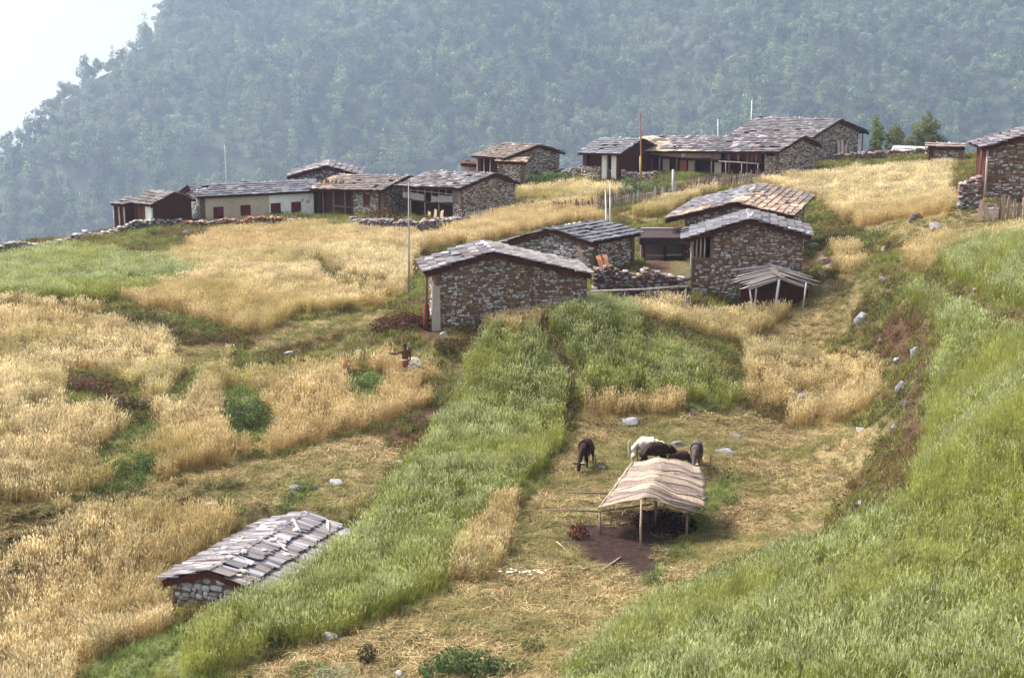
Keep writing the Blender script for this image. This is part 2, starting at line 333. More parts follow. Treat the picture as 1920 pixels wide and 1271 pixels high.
def fix_coords(m):
    N = m.node_tree.nodes; L = m.node_tree.links
    g = N.new('ShaderNodeNewGeometry')
    for n in N:
        if n.type == 'MAPPING': L.new(g.outputs['Position'], n.inputs[0])
fix_coords(M['ground'])
me.materials.append(M['ground'])
g = obj('ground', me); meta(g, kind='structure')

# ------------------------------------------------------------------ far forested hill
XR_Y = [700, 822, 931, 973, 1012, 1040, 1080, 1200, 1500]; XR_X = [-470, -400, -298, -279, -256, -244, -238, -228, -200]
HS = 1.8
def hill_z(x, y):
    x = np.asarray(x) / HS; y = np.asarray(y) / HS
    z = -156 + (y - 780) * .5
    xr0 = np.interp(y, XR_Y, XR_X)
    z = z - 8 + (vnoise(x, y * .35, 110, 11) - .5) * (14 + 48 * np.clip((x - xr0) / 90, 0, 1)) + (vnoise(x, y, 38, 12) - .5) * 14
    z = z - np.where(z > 95, (z - 95) * .9, 0)
    xr = np.interp(y, XR_Y, XR_X) + 5 + (vnoise(x, y, 30, 13) - .5) * 10
    z = z - np.maximum(0, xr - x) * 3.0
    return HS * np.maximum(z, -165 - 6 * vnoise(x, y, 50, 14))
hx = np.arange(-1160, 1161, 14.); hy = np.arange(414, 2701, 14.)
HX, HY = np.meshgrid(hx, hy); HZ = hill_z(HX, HY)
ny, nx = HX.shape; V = np.stack([HX, HY, HZ], -1).reshape(-1, 3)
ii = (np.arange(ny - 1)[:, None] * nx + np.arange(nx - 1)[None]).ravel(); Fq = np.stack([ii, ii + 1, ii + nx + 1, ii + nx], 1)
M['hill'] = surf_mat('forest_floor', (.05, .06, .035), var=.5, scale=.08, bump=0, coords='Generated'); fix_coords(M['hill'])
hm = mesh_from('hill', V, [tuple(int(a) for a in f) for f in Fq], M['hill'], True)
meta(obj('hill', hm), kind='structure')

# haze: one closed box of air round the camera and the scene
bx = [(-1200, -60, -312), (1200, -60, -312), (1200, 2740, -312), (-1200, 2740, -312), (-1200, -60, 290), (1200, -60, 290), (1200, 2740, 290), (-1200, 2740, 290)]
hzm = mesh_from('haze', bx, [(3, 2, 1, 0), (4, 5, 6, 7), (0, 1, 5, 4), (1, 2, 6, 5), (2, 3, 7, 6), (3, 0, 4, 7)])
m, nt, N, L = new_mat('haze'); o_ = N.new('ShaderNodeOutputMaterial'); pv = N.new('ShaderNodeVolumePrincipled')
pv.inputs['Color'].default_value = (.46, .56, .74, 1); pv.inputs['Density'].default_value = HAZE_DENSITY; pv.inputs['Anisotropy'].default_value = .45
L.new(pv.outputs[0], o_.inputs['Volume']); hzm.materials.append(m)
meta(obj('haze', hzm), 'pale blue haze filling the valley', 'haze', kind='stuff')

# ------------------------------------------------------------------ trees
def leaf_cloud(lobes, n, size, cols, rnd, flat=.0):
    """leaf-sized quads through the volume of the lobes; lobes: (cx,cy,cz,rx,rz)"""
    vs = []; fs = []; cs = []
    wts = [l[3] ** 2 * l[4] for l in lobes]
    for _ in range(n):
        l = rnd.choices(lobes, wts)[0]
        while True:
            p = Vector((rnd.uniform(-1, 1), rnd.uniform(-1, 1), rnd.uniform(-1, 1)))
            if p.length <= 1 and rnd.random() < p.length ** 1.5: break
        c = Vector((l[0] + p.x * l[3], l[1] + p.y * l[3], l[2] + p.z * l[4]))
        nrm = (p.normalized() + Vector((rnd.gauss(0, .5), rnd.gauss(0, .5), rnd.gauss(.3, .5)))).normalized()
        u = nrm.orthogonal().normalized(); u = Matrix.Rotation(rnd.uniform(0, 6.28), 3, nrm) @ u; v = nrm.cross(u)
        s = size * rnd.uniform(.6, 1.3); k = len(vs)
        vs += [c - u * s * .5, c + v * s * .32, c + u * s * .5 + nrm * s * .12, c - v * s * .32]
        fs.append((k, k + 1, k + 2, k + 3)); cc = rnd.choice(cols); b = rnd.uniform(.8, 1.2)
        cs += [(cc[0] * b, cc[1] * b, cc[2] * b)] * 4
    return vs, fs, cs
def tube(path, radii, seg=6):
    vs = []; fs = []
    for i, (p, r) in enumerate(zip(path, radii)):
        p = Vector(p); q = Vector(path[min(i + 1, len(path) - 1)]) - Vector(path[max(i - 1, 0)]); q.normalize()
        u = q.orthogonal().normalized(); v = q.cross(u)
        if i > 0:   # keep frames aligned
            u = (pu - q * pu.dot(q)).normalized(); v = q.cross(u)
        pu = u
        for k in range(seg):
            a = 2 * math.pi * k / seg; vs.append(p + (u * math.cos(a) + v * math.sin(a)) * r)
    for i in range(len(path) - 1):
        for k in range(seg):
            a = i * seg + k; b = i * seg + (k + 1) % seg; fs.append((a, b, b + seg, a + seg))
    fs.append(tuple(range(seg))[::-1]); fs.append(tuple(range((len(path) - 1) * seg, len(path) * seg)))
    return vs, fs
def merge(parts):
    V = []; Fc = []
    for v, f in parts:
        k = len(V); V += list(v); Fc += [tuple(i + k for i in q) for q in f]
    return V, Fc
M['far_leaf'] = veg_mat('far_foliage', .25, (.26, .28, .18), .006, .75, .48)
M['bark'] = surf_mat('bark', (.16, .12, .09), bump=.4)
treekinds = []
rr = random.Random(3)
GC = [(.09, .15, .05), (.14, .21, .08), (.06, .10, .045), (.20, .24, .10), (.16, .15, .10)]
for k in range(6):
    if k in (0, 1):      # conifer
        Hh = 19 + k * 3; lobes = []
        for i in range(9): f = i / 8; lobes.append((rr.gauss(0, .25), rr.gauss(0, .25), 3 + f * (Hh - 4), 3.6 * (1 - f) + .5, 1.3))
        v, f, c = leaf_cloud(lobes, 420, 1.25, GC, rr)
    else:
        Hh = rr.uniform(11, 16); lobes = []
        for i in range(rr.randint(6, 9)):
            a = rr.uniform(0, 6.28); R = rr.uniform(.5, 3.2); lobes.append((R * math.cos(a), R * math.sin(a), Hh * rr.uniform(.4, .85), rr.uniform(1.5, 2.9), rr.uniform(1.2, 2.4)))
        v, f, c = leaf_cloud(lobes, 460, 1.2, GC, rr)
    crown = mesh_from('crown', v, f, M['far_leaf'], False, c)
    tv, tf = merge([tube([(0, 0, -1.5), (.1, 0, Hh * .4), (0, .1, Hh * .8)], [.35, .25, .08], 5)] + [tube([(0, 0, Hh * .4), (math.cos(a) * 2, math.sin(a) * 2, Hh * .62)], [.14, .05], 4) for a in (0, 2.1, 4.2)])
    treekinds.append((crown, mesh_from('trunk', tv, tf, M['bark']), 'conifer' if k < 2 else 'broad-leaved tree'))
pts = []
ys = np.arange(1386, 2330, 14.5)
for y in ys:
    for x in np.arange(-.37 * y, .37 * y, 15.5):
        xx = x + rr.uniform(-7.5, 7.5); yy = y + rr.uniform(-7.5, 7.5)
        z = float(hill_z(np.array(xx), np.array(yy)))
        if z < -285 or xx < (np.interp(yy / HS, XR_Y, XR_X) - 9) * HS: continue
        dn = vnoise(np.array(xx), np.array(yy), 50, 21)
        if dn < .2 and rr.random() < .6: continue
        px, py = project(xx, yy, z + 12)
        pts.append((xx, yy, z, px, py))
vis = [p for p in pts if 10 < p[3] < 1910 and 5 < p[4] < 470]
rr.shuffle(vis)
vis.sort(key=lambda p: p[1])
rest = set(id(p) for p in pts)
n_ind = 0; chosen = []
for p in vis:
    if n_ind >= 298: break
    # nearest trees that stand clear above the spur's skyline
    sk = np.interp(p[3], [0, 220, 340, 640, 870, 1060, 1180, 1450, 1560, 1920], [465, 400, 345, 310, 285, 285, 258, 225, 225, 245])
    if p[4] > sk: continue
    chosen.append(p); rest.discard(id(p)); n_ind += 1
for p in chosen:
    k = rr.randrange(2, 6) if rr.random() > .25 else rr.randrange(2)
    crown, trunk, kd = treekinds[k]
    t = bpy.data.objects.new('forest_tree' if k > 1 else 'conifer_tree', None); link(t); t.location = (p[0], p[1], p[2]); s = rr.uniform(1.25, 2.35); t.scale = (s, s, s * rr.uniform(.9, 1.15)); t.rotation_euler = (0, 0, rr.uniform(0, 6.28))
    if k > 1: meta(t, 'hazy broad-leaved tree low on the forested far hillside', 'tree', 'broad-leaved trees low on the far hillside')
    else: meta(t, 'hazy pointed conifer low on the forested far hillside', 'tree', 'conifers low on the far hillside')
    obj('trunk', trunk, t); obj('crown', crown, t)

# ------------------------------------------------------------------ scatter (geometry nodes, for stuff only)
def instancer(name, P, rot, scl, idx, sources, label=None, cat=None):
    """P (n,3), rot (n,3), scl (n,), idx (n,), sources: list of meshes"""
    me = bpy.data.meshes.new(name); n = len(P)
    me.vertices.add(n); me.vertices.foreach_set('co', np.asarray(P, np.float32).ravel())
    a = me.attributes.new('rot', 'FLOAT_VECTOR', 'POINT'); a.data.foreach_set('vector', np.asarray(rot, np.float32).ravel())
    a = me.attributes.new('scl', 'FLOAT_VECTOR', 'POINT'); a.data.foreach_set('vector', np.asarray(scl, np.float32).ravel())
    a = me.attributes.new('idx', 'INT', 'POINT'); a.data.foreach_set('value', np.asarray(idx, np.int32))
    o = obj(name, me)
    key = tuple(id(s) for s in sources)
    if key not in instancer.colls:
        col = bpy.data.collections.new('clumps')
        for i, sm in enumerate(sources):
            so_ = bpy.data.objects.new('clump_%02d' % i, sm); col.objects.link(so_)
        ng = bpy.data.node_groups.new('scatter', 'GeometryNodeTree')
        ng.interface.new_socket('Geometry', in_out='INPUT', socket_type='NodeSocketGeometry'); ng.interface.new_socket('Geometry', in_out='OUTPUT', socket_type='NodeSocketGeometry')
        N = ng.nodes; L = ng.links
        gi = N.new('NodeGroupInput'); go = N.new('NodeGroupOutput'); ip = N.new('GeometryNodeInstanceOnPoints'); ci = N.new('GeometryNodeCollectionInfo')
        ci.inputs[0].default_value = col; ci.inputs['Separate Children'].default_value = True; ci.inputs['Reset Children'].default_value = True
        def na(nm, t):
            q = N.new('GeometryNodeInputNamedAttribute'); q.data_type = t; q.inputs[0].default_value = nm; return q.outputs[0]
        er = N.new('FunctionNodeEulerToRotation')
        L.new(gi.outputs[0], ip.inputs['Points']); L.new(ci.outputs[0], ip.inputs['Instance']); ip.inputs['Pick Instance'].default_value = True
        L.new(na('idx', 'INT'), ip.inputs['Instance Index']); L.new(na('rot', 'FLOAT_VECTOR'), er.inputs[0]); L.new(er.outputs[0], ip.inputs['Rotation'])
        L.new(na('scl', 'FLOAT_VECTOR'), ip.inputs['Scale']); L.new(ip.outputs[0], go.inputs[0])
        instancer.colls[key] = ng
    md = o.modifiers.new('scatter', 'NODES'); md.node_group = instancer.colls[key]
    return meta(o, label, cat, kind='stuff')
instancer.colls = {}
rest_pts = [p for p in pts if id(p) in rest]
tree_join = []
for cr, tr, kd in treekinds: tree_join.append(cr)
n = len(rest_pts); s = rng.uniform(1.2, 2.35, n)
idx = np.where(rng.random(n) < .18, rng.integers(0, 2, n), rng.integers(2, 6, n))
instancer('distant_forest', [(p[0], p[1], p[2]) for p in rest_pts], np.c_[np.zeros(n), np.zeros(n), rng.uniform(0, 6.28, n)], np.c_[s, s, s * rng.uniform(.9, 1.2, n)], idx, tree_join,
          'dense hazy forest covering the steep hillside behind the village', 'forest')

# ------------------------------------------------------------------ crop and grass clumps
def strip(vs, fs, cs, p0, d, length, w, bend, c0, c1, seg=2, face=None):
    """thin bent blade"""
    side = Vector((-d.y, d.x, 0)); side = side.normalized() if side.length > 1e-3 else Vector((1, 0, 0))
    if face is not None: side = Vector((math.cos(face), math.sin(face), 0))
    k = len(vs); p = Vector(p0); dd = d.normalized()
    for i in range(seg + 1):
        t = i / seg; ww = w * (1 - t * .75)
        vs.append(p - side * ww * .5); vs.append(p + side * ww * .5)
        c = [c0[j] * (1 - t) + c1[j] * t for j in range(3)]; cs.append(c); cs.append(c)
        if i < seg:
            p = p + dd * length / seg; dd = (dd + Vector(bend)).normalized()
    for i in range(seg): fs.append((k + 2 * i, k + 2 * i + 1, k + 2 * i + 3, k + 2 * i + 2))
    return p
def jc(c, r, a=.18):
    b = r.uniform(1 - a, 1 + a); return [x * b * r.uniform(.96, 1.04) for x in c]
def wheat_clump(seed, stem0, stem1, ear, leaf, h=.82, n=11, R=.2, lean=.12):
    r = random.Random(seed); vs = []; fs = []; cs = []
    for _ in range(n):
        a = r.uniform(0, 6.28); q = R * math.sqrt(r.random()); p = (q * math.cos(a), q * math.sin(a), -.03)
        d = Vector((r.gauss(0, lean), r.gauss(0, lean), 1)); hh = h * r.uniform(.82, 1.08)
        fc = r.uniform(0, 3.14)
        top = strip(vs, fs, cs, p, d, hh, .017, (r.gauss(0, .04), r.gauss(0, .04), -.01), jc(stem0, r), jc(stem1, r), 2, fc)
        e = jc(ear, r)
        strip(vs, fs, cs, top, (d.normalized() + Vector((r.gauss(0, .25), r.gauss(0, .25), -.1))), .12, .034, (0, 0, -.1), e, [min(1, x * 1.15) for x in e], 1, fc)
        for _ in range(2):
            aa = r.uniform(0, 6.28); zz = hh * r.uniform(.25, .75)
            strip(vs, fs, cs, (p[0] + d.x * zz, p[1] + d.y * zz, zz), Vector((math.cos(aa), math.sin(aa), 1.3)), r.uniform(.18, .3), .02, (math.cos(aa) * .3, math.sin(aa) * .3, -.75), jc(leaf, r), jc(leaf, r), 2)
    return vs, fs, cs
def straw_clump(seed, straw, green, n=18, R=.38, gfrac=.2, L0=(.15, .5)):
    r = random.Random(seed); vs = []; fs = []; cs = []
    main = r.uniform(0, 6.28)
    for _ in range(n):
        a = r.uniform(0, 6.28); q = R * math.sqrt(r.random()); th = main + r.gauss(0, .7)
        p = (q * math.cos(a), q * math.sin(a), r.uniform(.01, .07))
        c = jc(r.choice(straw), r, .3)
        strip(vs, fs, cs, p, Vector((math.cos(th), math.sin(th), r.uniform(0, .25))), r.uniform(*L0), .02, (r.gauss(0, .1), r.gauss(0, .1), -.13), c, c, 2)
    for _ in range(int(n * .6)):
        a = r.uniform(0, 6.28); q = R * math.sqrt(r.random()); g_ = r.random() < gfrac
        c = jc(green if g_ else r.choice(straw), r, .25)
        strip(vs, fs, cs, (q * math.cos(a), q * math.sin(a), -.01), Vector((r.gauss(0, .3), r.gauss(0, .3), 1)), r.uniform(.08, .17), .022, (0, 0, 0), [x * .8 for x in c], c, 1, r.uniform(0, 3.1))
    return vs, fs, cs
def grass_clump(seed, cols, h=(.12, .38), n=26, R=.22, w=.024):
    r = random.Random(seed); vs = []; fs = []; cs = []
    for _ in range(n):
        a = r.uniform(0, 6.28); q = R * math.sqrt(r.random()); c = jc(r.choice(cols), r, .25); aa = r.uniform(0, 6.28); l = r.uniform(*h)
        strip(vs, fs, cs, (q * math.cos(a), q * math.sin(a), -.03), Vector((math.cos(aa) * .4, math.sin(aa) * .4, 1)), l, w, (math.cos(aa) * .35, math.sin(aa) * .35, -.25), c, jc(c, r, .1), 2)
    return vs, fs, cs
def weed_clump(seed, cols, h=.35, n=30, R=.25, s=.08):
    r = random.Random(seed); vs, fs, cs = leaf_cloud([(0, 0, h * .45, R, h * .55)], n, s, cols, r)
    return vs, fs, cs
M['gold'] = veg_mat('ripe_wheat', .4, (.36, .33, .11), .10, .28, .50, hue=((.50, .35, .15), .03))
M['green'] = veg_mat('green_wheat', .4, (.33, .34, .075), .16, .2, .45)
M['straw'] = veg_mat('cut_straw', .25, (.20, .19, .07), .22, .25, .42)
M['grass'] = veg_mat('bank_grass', .4, (.17, .085, .045), .3, .3, .46)
M['leafy'] = veg_mat('weed_leaves', .35, None, .3, .3)
M['gold_stem'] = (.36, .22, .065)
gold = [mesh_from('wheat_clump', *wheat_clump(i, (.30, .19, .06), (.48, .33, .12), (.60, .44, .19), (.48, .34, .13))[:2], M['gold'], False, wheat_clump(i, (.30, .19, .06), (.48, .33, .12), (.60, .44, .19), (.48, .34, .13))[2]) for i in range(6)]
def mk(fn, mat, name, *a, n=6, **kw):
    out = []
    for i in range(n):
        v, f, c = fn(i * 13 + 5, *a, **kw); out.append(mesh_from(name, v, f, M[mat], False, c))
    return out
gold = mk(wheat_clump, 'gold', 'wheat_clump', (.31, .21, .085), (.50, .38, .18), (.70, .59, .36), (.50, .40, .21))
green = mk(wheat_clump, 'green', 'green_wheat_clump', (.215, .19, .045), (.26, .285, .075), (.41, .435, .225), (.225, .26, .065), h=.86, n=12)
straw = mk(straw_clump, 'straw', 'straw_clump', [(.42, .32, .16), (.56, .45, .26), (.27, .175, .08), (.17, .11, .055)], (.15, .20, .05), gfrac=.5)
grass = mk(grass_clump, 'grass', 'grass_clump', [(.17, .21, .055), (.22, .26, .07), (.30, .27, .09), (.14, .17, .05), (.40, .34, .15)])
lush = mk(grass_clump, 'leafy', 'lush_grass_clump', [(.15, .19, .055), (.20, .24, .07), (.28, .29, .10)], h=(.12, .32), n=30)
weeds = mk(weed_clump, 'leafy', 'weed_clump', [(.09, .13, .045), (.12, .17, .06), (.10, .09, .045), (.07, .11, .05)])
redw = mk(weed_clump, 'leafy', 'dry_weed_clump', [(.14, .055, .035), (.10, .045, .03), (.16, .09, .05), (.09, .10, .04)], n=26)

# footprints where nothing grows (filled by the buildings below)
FOOT = []
def candidates(dens_near, dens_far, x0=-52, x1=52, y0=33, y1=176):
    """points with a density falling with distance, inside a widened view wedge"""
    A = (x1 - x0) * (y1 - y0); n = int(A * dens_near); X = rng.uniform(x0, x1, n); Y = rng.uniform(y0, y1, n)
    keep = np.abs(X) < .36 * Y + 3
    d = np.interp(Y, [35, 75, 110, 160], [dens_near, dens_near * .9, (dens_near + dens_far) / 2, dens_far])
    keep &= rng.random(n) < d / dens_near
    return X[keep], Y[keep]
SCATTER = []
def do_scatter():
    TALL = ['G', 'N']
    def clear(X, Y):
        k = np.ones(len(X), bool)
        for poly in FOOT:
            p = np.array(poly); ins = np.zeros(len(X), bool)
            for i in range(len(p)):
                ax, ay = p[i]; bx_, by_ = p[(i + 1) % len(p)]
                if ay == by_: continue
                c = (Y > min(ay, by_)) & (Y <= max(ay, by_)); xx = ax + (Y - ay) * (bx_ - ax) / (by_ - ay); ins ^= c & (X < xx)
            k &= ~ins
        return k
    X, Y = candidates(17, 11); ok = clear(X, Y); X = X[ok]; Y = Y[ok]; Z = hz(X, Y)
    f0 = field_at(X, Y, Z, 8); f1 = field_at(X, Y, Z + .62, 8); k0 = KN[f0]; k1 = KN[f1]
    tall = np.isin(k0, TALL) & np.isin(k1, TALL)
    n = len(X); dz = .10
    for fi, (k, poly, lb) in enumerate(FIELDS):
        if k not in TALL: continue
        sel = tall & (f0 == fi + 1)
        if not sel.any(): continue
        m_ = int(sel.sum()); far = np.interp(Y[sel], [60, 140], [1., 1.35])
        big = 1 + (vnoise(X[sel], Y[sel], 3.5, 31) - .5) * .34 + (vnoise(X[sel], Y[sel], 1.2, 32) - .5) * .3
        s = rng.uniform(.85, 1.12, m_); 
        # wind and lodging: neighbouring plants lean together
        l1 = (vnoise(X[sel], Y[sel], 4, 41) - .5) * .5; l2 = (vnoise(X[sel], Y[sel], 4, 42) - .5) * .5
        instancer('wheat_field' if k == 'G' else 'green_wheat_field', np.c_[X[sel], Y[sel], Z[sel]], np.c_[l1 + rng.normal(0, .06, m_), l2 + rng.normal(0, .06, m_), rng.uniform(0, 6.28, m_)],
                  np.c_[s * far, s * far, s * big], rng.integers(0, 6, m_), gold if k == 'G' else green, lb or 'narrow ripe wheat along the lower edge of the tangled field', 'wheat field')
    # straw litter and stubble
    X, Y = candidates(15, 6); ok = clear(X, Y); X = X[ok]; Y = Y[ok]; Z = hz(X, Y); k0 = KN[field_at(X, Y, Z, 10)]
    sel = ((k0 == 'S') & (vnoise(X, Y, .9, 33) > .14)) | ((k0 == 'M') & (vnoise(X, Y, .8, 34) > .78))
    m_ = int(sel.sum()); s = rng.uniform(.8, 1.3, m_)
    instancer('cut_straw', np.c_[X[sel], Y[sel], Z[sel]], np.c_[np.zeros(m_), np.zeros(m_), rng.uniform(0, 6.28, m_)], np.c_[s, s, s], rng.integers(0, 6, m_), straw, 'pale cut straw and stubble lying over the mown terraces', 'straw')
    sel = (k0 == 'S') & (vnoise(X, Y, 2.0, 35) > .45) & (rng.random(len(X)) < .7)
    m_ = int(sel.sum()); s = rng.uniform(.4, .8, m_)
    instancer('stubble_weeds', np.c_[X[sel], Y[sel], Z[sel]], np.c_[np.zeros(m_), np.zeros(m_), rng.uniform(0, 6.28, m_)], np.c_[s, s, s], rng.integers(0, 6, m_), lush, 'short green weeds growing through the cut straw', 'weeds')
    # windrows of cut straw raked into lines
    for row, lb in (([(0, 1015), (110, 985), (230, 962), (330, 935), (440, 908)], 'upper raked row of cut straw in the mown strip at the left'), ([(0, 968), (70, 962), (130, 955)], 'short raked row of cut straw at the left edge'), ([(330, 908), (400, 912), (440, 905)], 'short heap of pale cut straw at the end of the mown strip'), ([(0, 1078), (60, 1060), (130, 1032)], 'lowest raked row of cut straw at the left edge')):
        P = []
        for (a, b) in zip(row[:-1], row[1:]):
            for t in np.linspace(0, 1, 34):
                q = ground_at(a[0] + (b[0] - a[0]) * t, a[1] + (b[1] - a[1]) * t + 5 * math.sin(a[0] * .1 + t * 5))
                for _ in range(2): P.append((q.x + rng.normal(0, .12), q.y + rng.normal(0, .2), H(q.x, q.y) + rng.uniform(0, .16)))
        m_ = len(P); s = rng.uniform(.8, 1.2, m_)
        instancer('straw_windrow', P, np.c_[rng.normal(0, .25, m_), rng.normal(0, .25, m_), rng.uniform(0, 6.28, m_)], np.c_[s, s, s * 1.3], rng.integers(0, 6, m_), straw, lb, 'straw')
    # banks
    X, Y = candidates(13, 6); ok = clear(X, Y); X = X[ok]; Y = Y[ok]; Z = hz(X, Y); f0 = field_at(X, Y, Z, 10); k0 = KN[f0]
    k1 = KN[field_at(X, Y, Z + .62, 5)]
    bare = np.isin(k0, ['B', 'T', 'R']) | (np.isin(k0, TALL) & ~np.isin(k1, TALL) & (rng.random(len(X)) < .6))
    v = vnoise(X, Y, 2.0, 36)
    for nm, cond, src, sc, lb, ct in (
        ('bank_grass', (k0 != 'T') & (v > np.where(k0 == 'R', .32, .2)), grass, (.8, 1.4), 'mixed green and yellow grass on the terrace banks', 'grass'),
        ('lush_grass', (k0 == 'T') | ((v > .72) & (k0 != 'R')), lush, (.8, 1.5), 'fresh green grass patches between the fields', 'grass'),
        ('bank_weeds', (vnoise(X, Y, 3, 37) > .56) & (rng.random(len(X)) < .5), weeds, (.6, 1.4), 'low leafy weeds on the terrace banks', 'weeds'),
        ('dry_weeds', (vnoise(X, Y, 2.6, 38) > np.where(k0 == 'R', .3, .6)) & (rng.random(len(X)) < .55), redw, (.5, 1.3), 'reddish brown dry weeds on the terrace banks', 'weeds')):
        sel = bare & cond; m_ = int(sel.sum()); s = rng.uniform(*sc, m_)
        instancer(nm, np.c_[X[sel], Y[sel], Z[sel]], np.c_[rng.normal(0, .15, m_), rng.normal(0, .15, m_), rng.uniform(0, 6.28, m_)], np.c_[s, s, s], rng.integers(0, 6, m_), src, lb, ct)
    sel = (k0 == 'M') & (rng.random(len(X)) < .35); m_ = int(sel.sum()); s = rng.uniform(.4, .8, m_)
    instancer('muddy_litter', np.c_[X[sel], Y[sel], Z[sel]], np.c_[np.zeros(m_), np.zeros(m_), rng.uniform(0, 6.28, m_)], np.c_[s, s, s * .6], rng.integers(0, 6, m_), redw, 'dark brown trampled litter on bare earth', 'litter')
# ------------------------------------------------------------------ building pieces
def jbox(seed, j=.1, taper=.0):
    """irregular unit block centred on the origin: 8 corners + a bulged front, 20 triangles or so"""
    r = random.Random(seed); vs = []
    for z in (-.5, .5):
        for y in (-.5, .5):
            for x in (-.5, .5):
                f = 1 - (j * 1.6 if y < 0 else 0)
                vs.append((x * f + r.uniform(-j, j), y, z * f + r.uniform(-j, j)))
    fs = [(0, 2, 3, 1), (4, 5, 7, 6), (2, 6, 7, 3), (0, 4, 6, 2), (1, 3, 7, 5)]
    k = 8; vs.append((r.uniform(-.12, .12), -.62, r.uniform(-.12, .12)))
    fs += [(0, 1, k), (1, 5, k), (5, 4, k), (4, 0, k)]
    return vs, fs
def rubble(seed):
    """irregular rubble stone: seven-sided face, bulged to the front (-y)"""
    r = random.Random(seed * 11 + 3); k = 7; a0 = r.uniform(0, .9); vs = []
    for i in range(k):
        a = a0 + 2 * math.pi * i / k + r.uniform(-.22, .22); R_ = r.uniform(.8, 1.12); x = math.cos(a) * R_; z = math.sin(a) * R_
        x = .56 * math.copysign(abs(x) ** .7, x); z = .56 * math.copysign(abs(z) ** .7, z); vs += [(x, .5, z), (x * r.uniform(.82, .95), -.34 + r.uniform(-.12, .12), z * r.uniform(.8, .95))]
    vs.append((r.uniform(-.12, .12), -.6, r.uniform(-.1, .15))); c = 2 * k; fs = []
    for i in range(k):
        j = (i + 1) % k; fs += [(2 * i, 2 * i + 1, 2 * j + 1, 2 * j), (2 * i + 1, c, 2 * j + 1)]
    return vs, fs
STONE = [mesh_from('stone', *rubble(i), M['stone']) for i in range(14)]
STONE_RAW = [rubble(i) for i in range(14)]
def slabv(seed, j=.05):
    r = random.Random(seed + 50); vs = []
    for z in (-.5, .5):
        for y in (-.5, .5):
            for x in (-.5, .5): vs.append((x + r.uniform(-j, j), y + r.uniform(-j, j), z + (r.uniform(-.25, .25))))
    return vs, [(0, 2, 3, 1), (4, 5, 7, 6), (0, 1, 5, 4), (2, 6, 7, 3), (0, 4, 6, 2), (1, 3, 7, 5)]
SHINGLE = [mesh_from('shingle', *slabv(i, .07), M['shingle']) for i in range(10)]
PLANK = [mesh_from('plank', *slabv(i + 30, .03), M['plank']) for i in range(6)]
SC_WARM = [(.36, .34, .33), (.32, .29, .28), (.42, .40, .39), (.17, .10, .06), (.24, .15, .10), (.30, .24, .20), (.38, .35, .34), (.46, .44, .43), (.20, .12, .075), (.14, .085, .06), (.30, .26, .24), (.26, .17, .11)]
SC_GREY = [(.34, .34, .36), (.45, .45, .47), (.26, .24, .24), (.20, .16, .13), (.38, .36, .33), (.52, .51, .50)]
SC_PALE = [(.50, .47, .42), (.42, .39, .34), (.34, .28, .22), (.56, .53, .49), (.27, .21, .16), (.46, .42, .36)]
SH_GREY = [(.15, .14, .155), (.19, .18, .20), (.11, .10, .11), (.25, .24, .25), (.13, .095, .085), (.17, .145, .15), (.33, .31, .30)]
SH_TAN = [(.50, .36, .23), (.41, .29, .19), (.58, .44, .30), (.32, .22, .16), (.20, .14, .11)]
SH_NEW = [(.62, .52, .34), (.56, .45, .28), (.66, .56, .40)]
def setcol(o, c, r, a=.15):
    b = r.uniform(1 - a, 1 + a); o.color = (c[0] * b, c[1] * b, c[2] * b, 1)
def frame(x, y, z, o, sc):
    """matrix from axes, origin and scale"""
    m = Matrix((x * sc[0], y * sc[1], z * sc[2])).transposed().to_4x4(); m.translation = o
    return m
def poly_slab(name, pts, n, th, mat, parent, color=None):
    """flat polygon extruded by -n*th"""
    k = len(pts); vs = [Vector(p) for p in pts] + [Vector(p) - n * th for p in pts]
    fs = [tuple(range(k)), tuple(range(2 * k - 1, k - 1, -1))] + [(i, i + k, (i + 1) % k + k, (i + 1) % k) for i in range(k)]
    o = obj(name, mesh_from(name, vs, fs, mat), parent)
    me_ = o.data; bm = bmesh.new(); bm.from_mesh(me_); bmesh.ops.recalc_face_normals(bm, faces=bm.faces); bm.to_mesh(me_); bm.free()
    if color: o.color = (*color, 1)
    return o
def inside(poly, x, y):
    c = False
    for i in range(len(poly)):
        ax, ay = poly[i]; bx_, by_ = poly[(i + 1) % len(poly)]
        if (ay > y) != (by_ > y) and x < ax + (y - ay) * (bx_ - ax) / (by_ - ay): c = not c
    return c
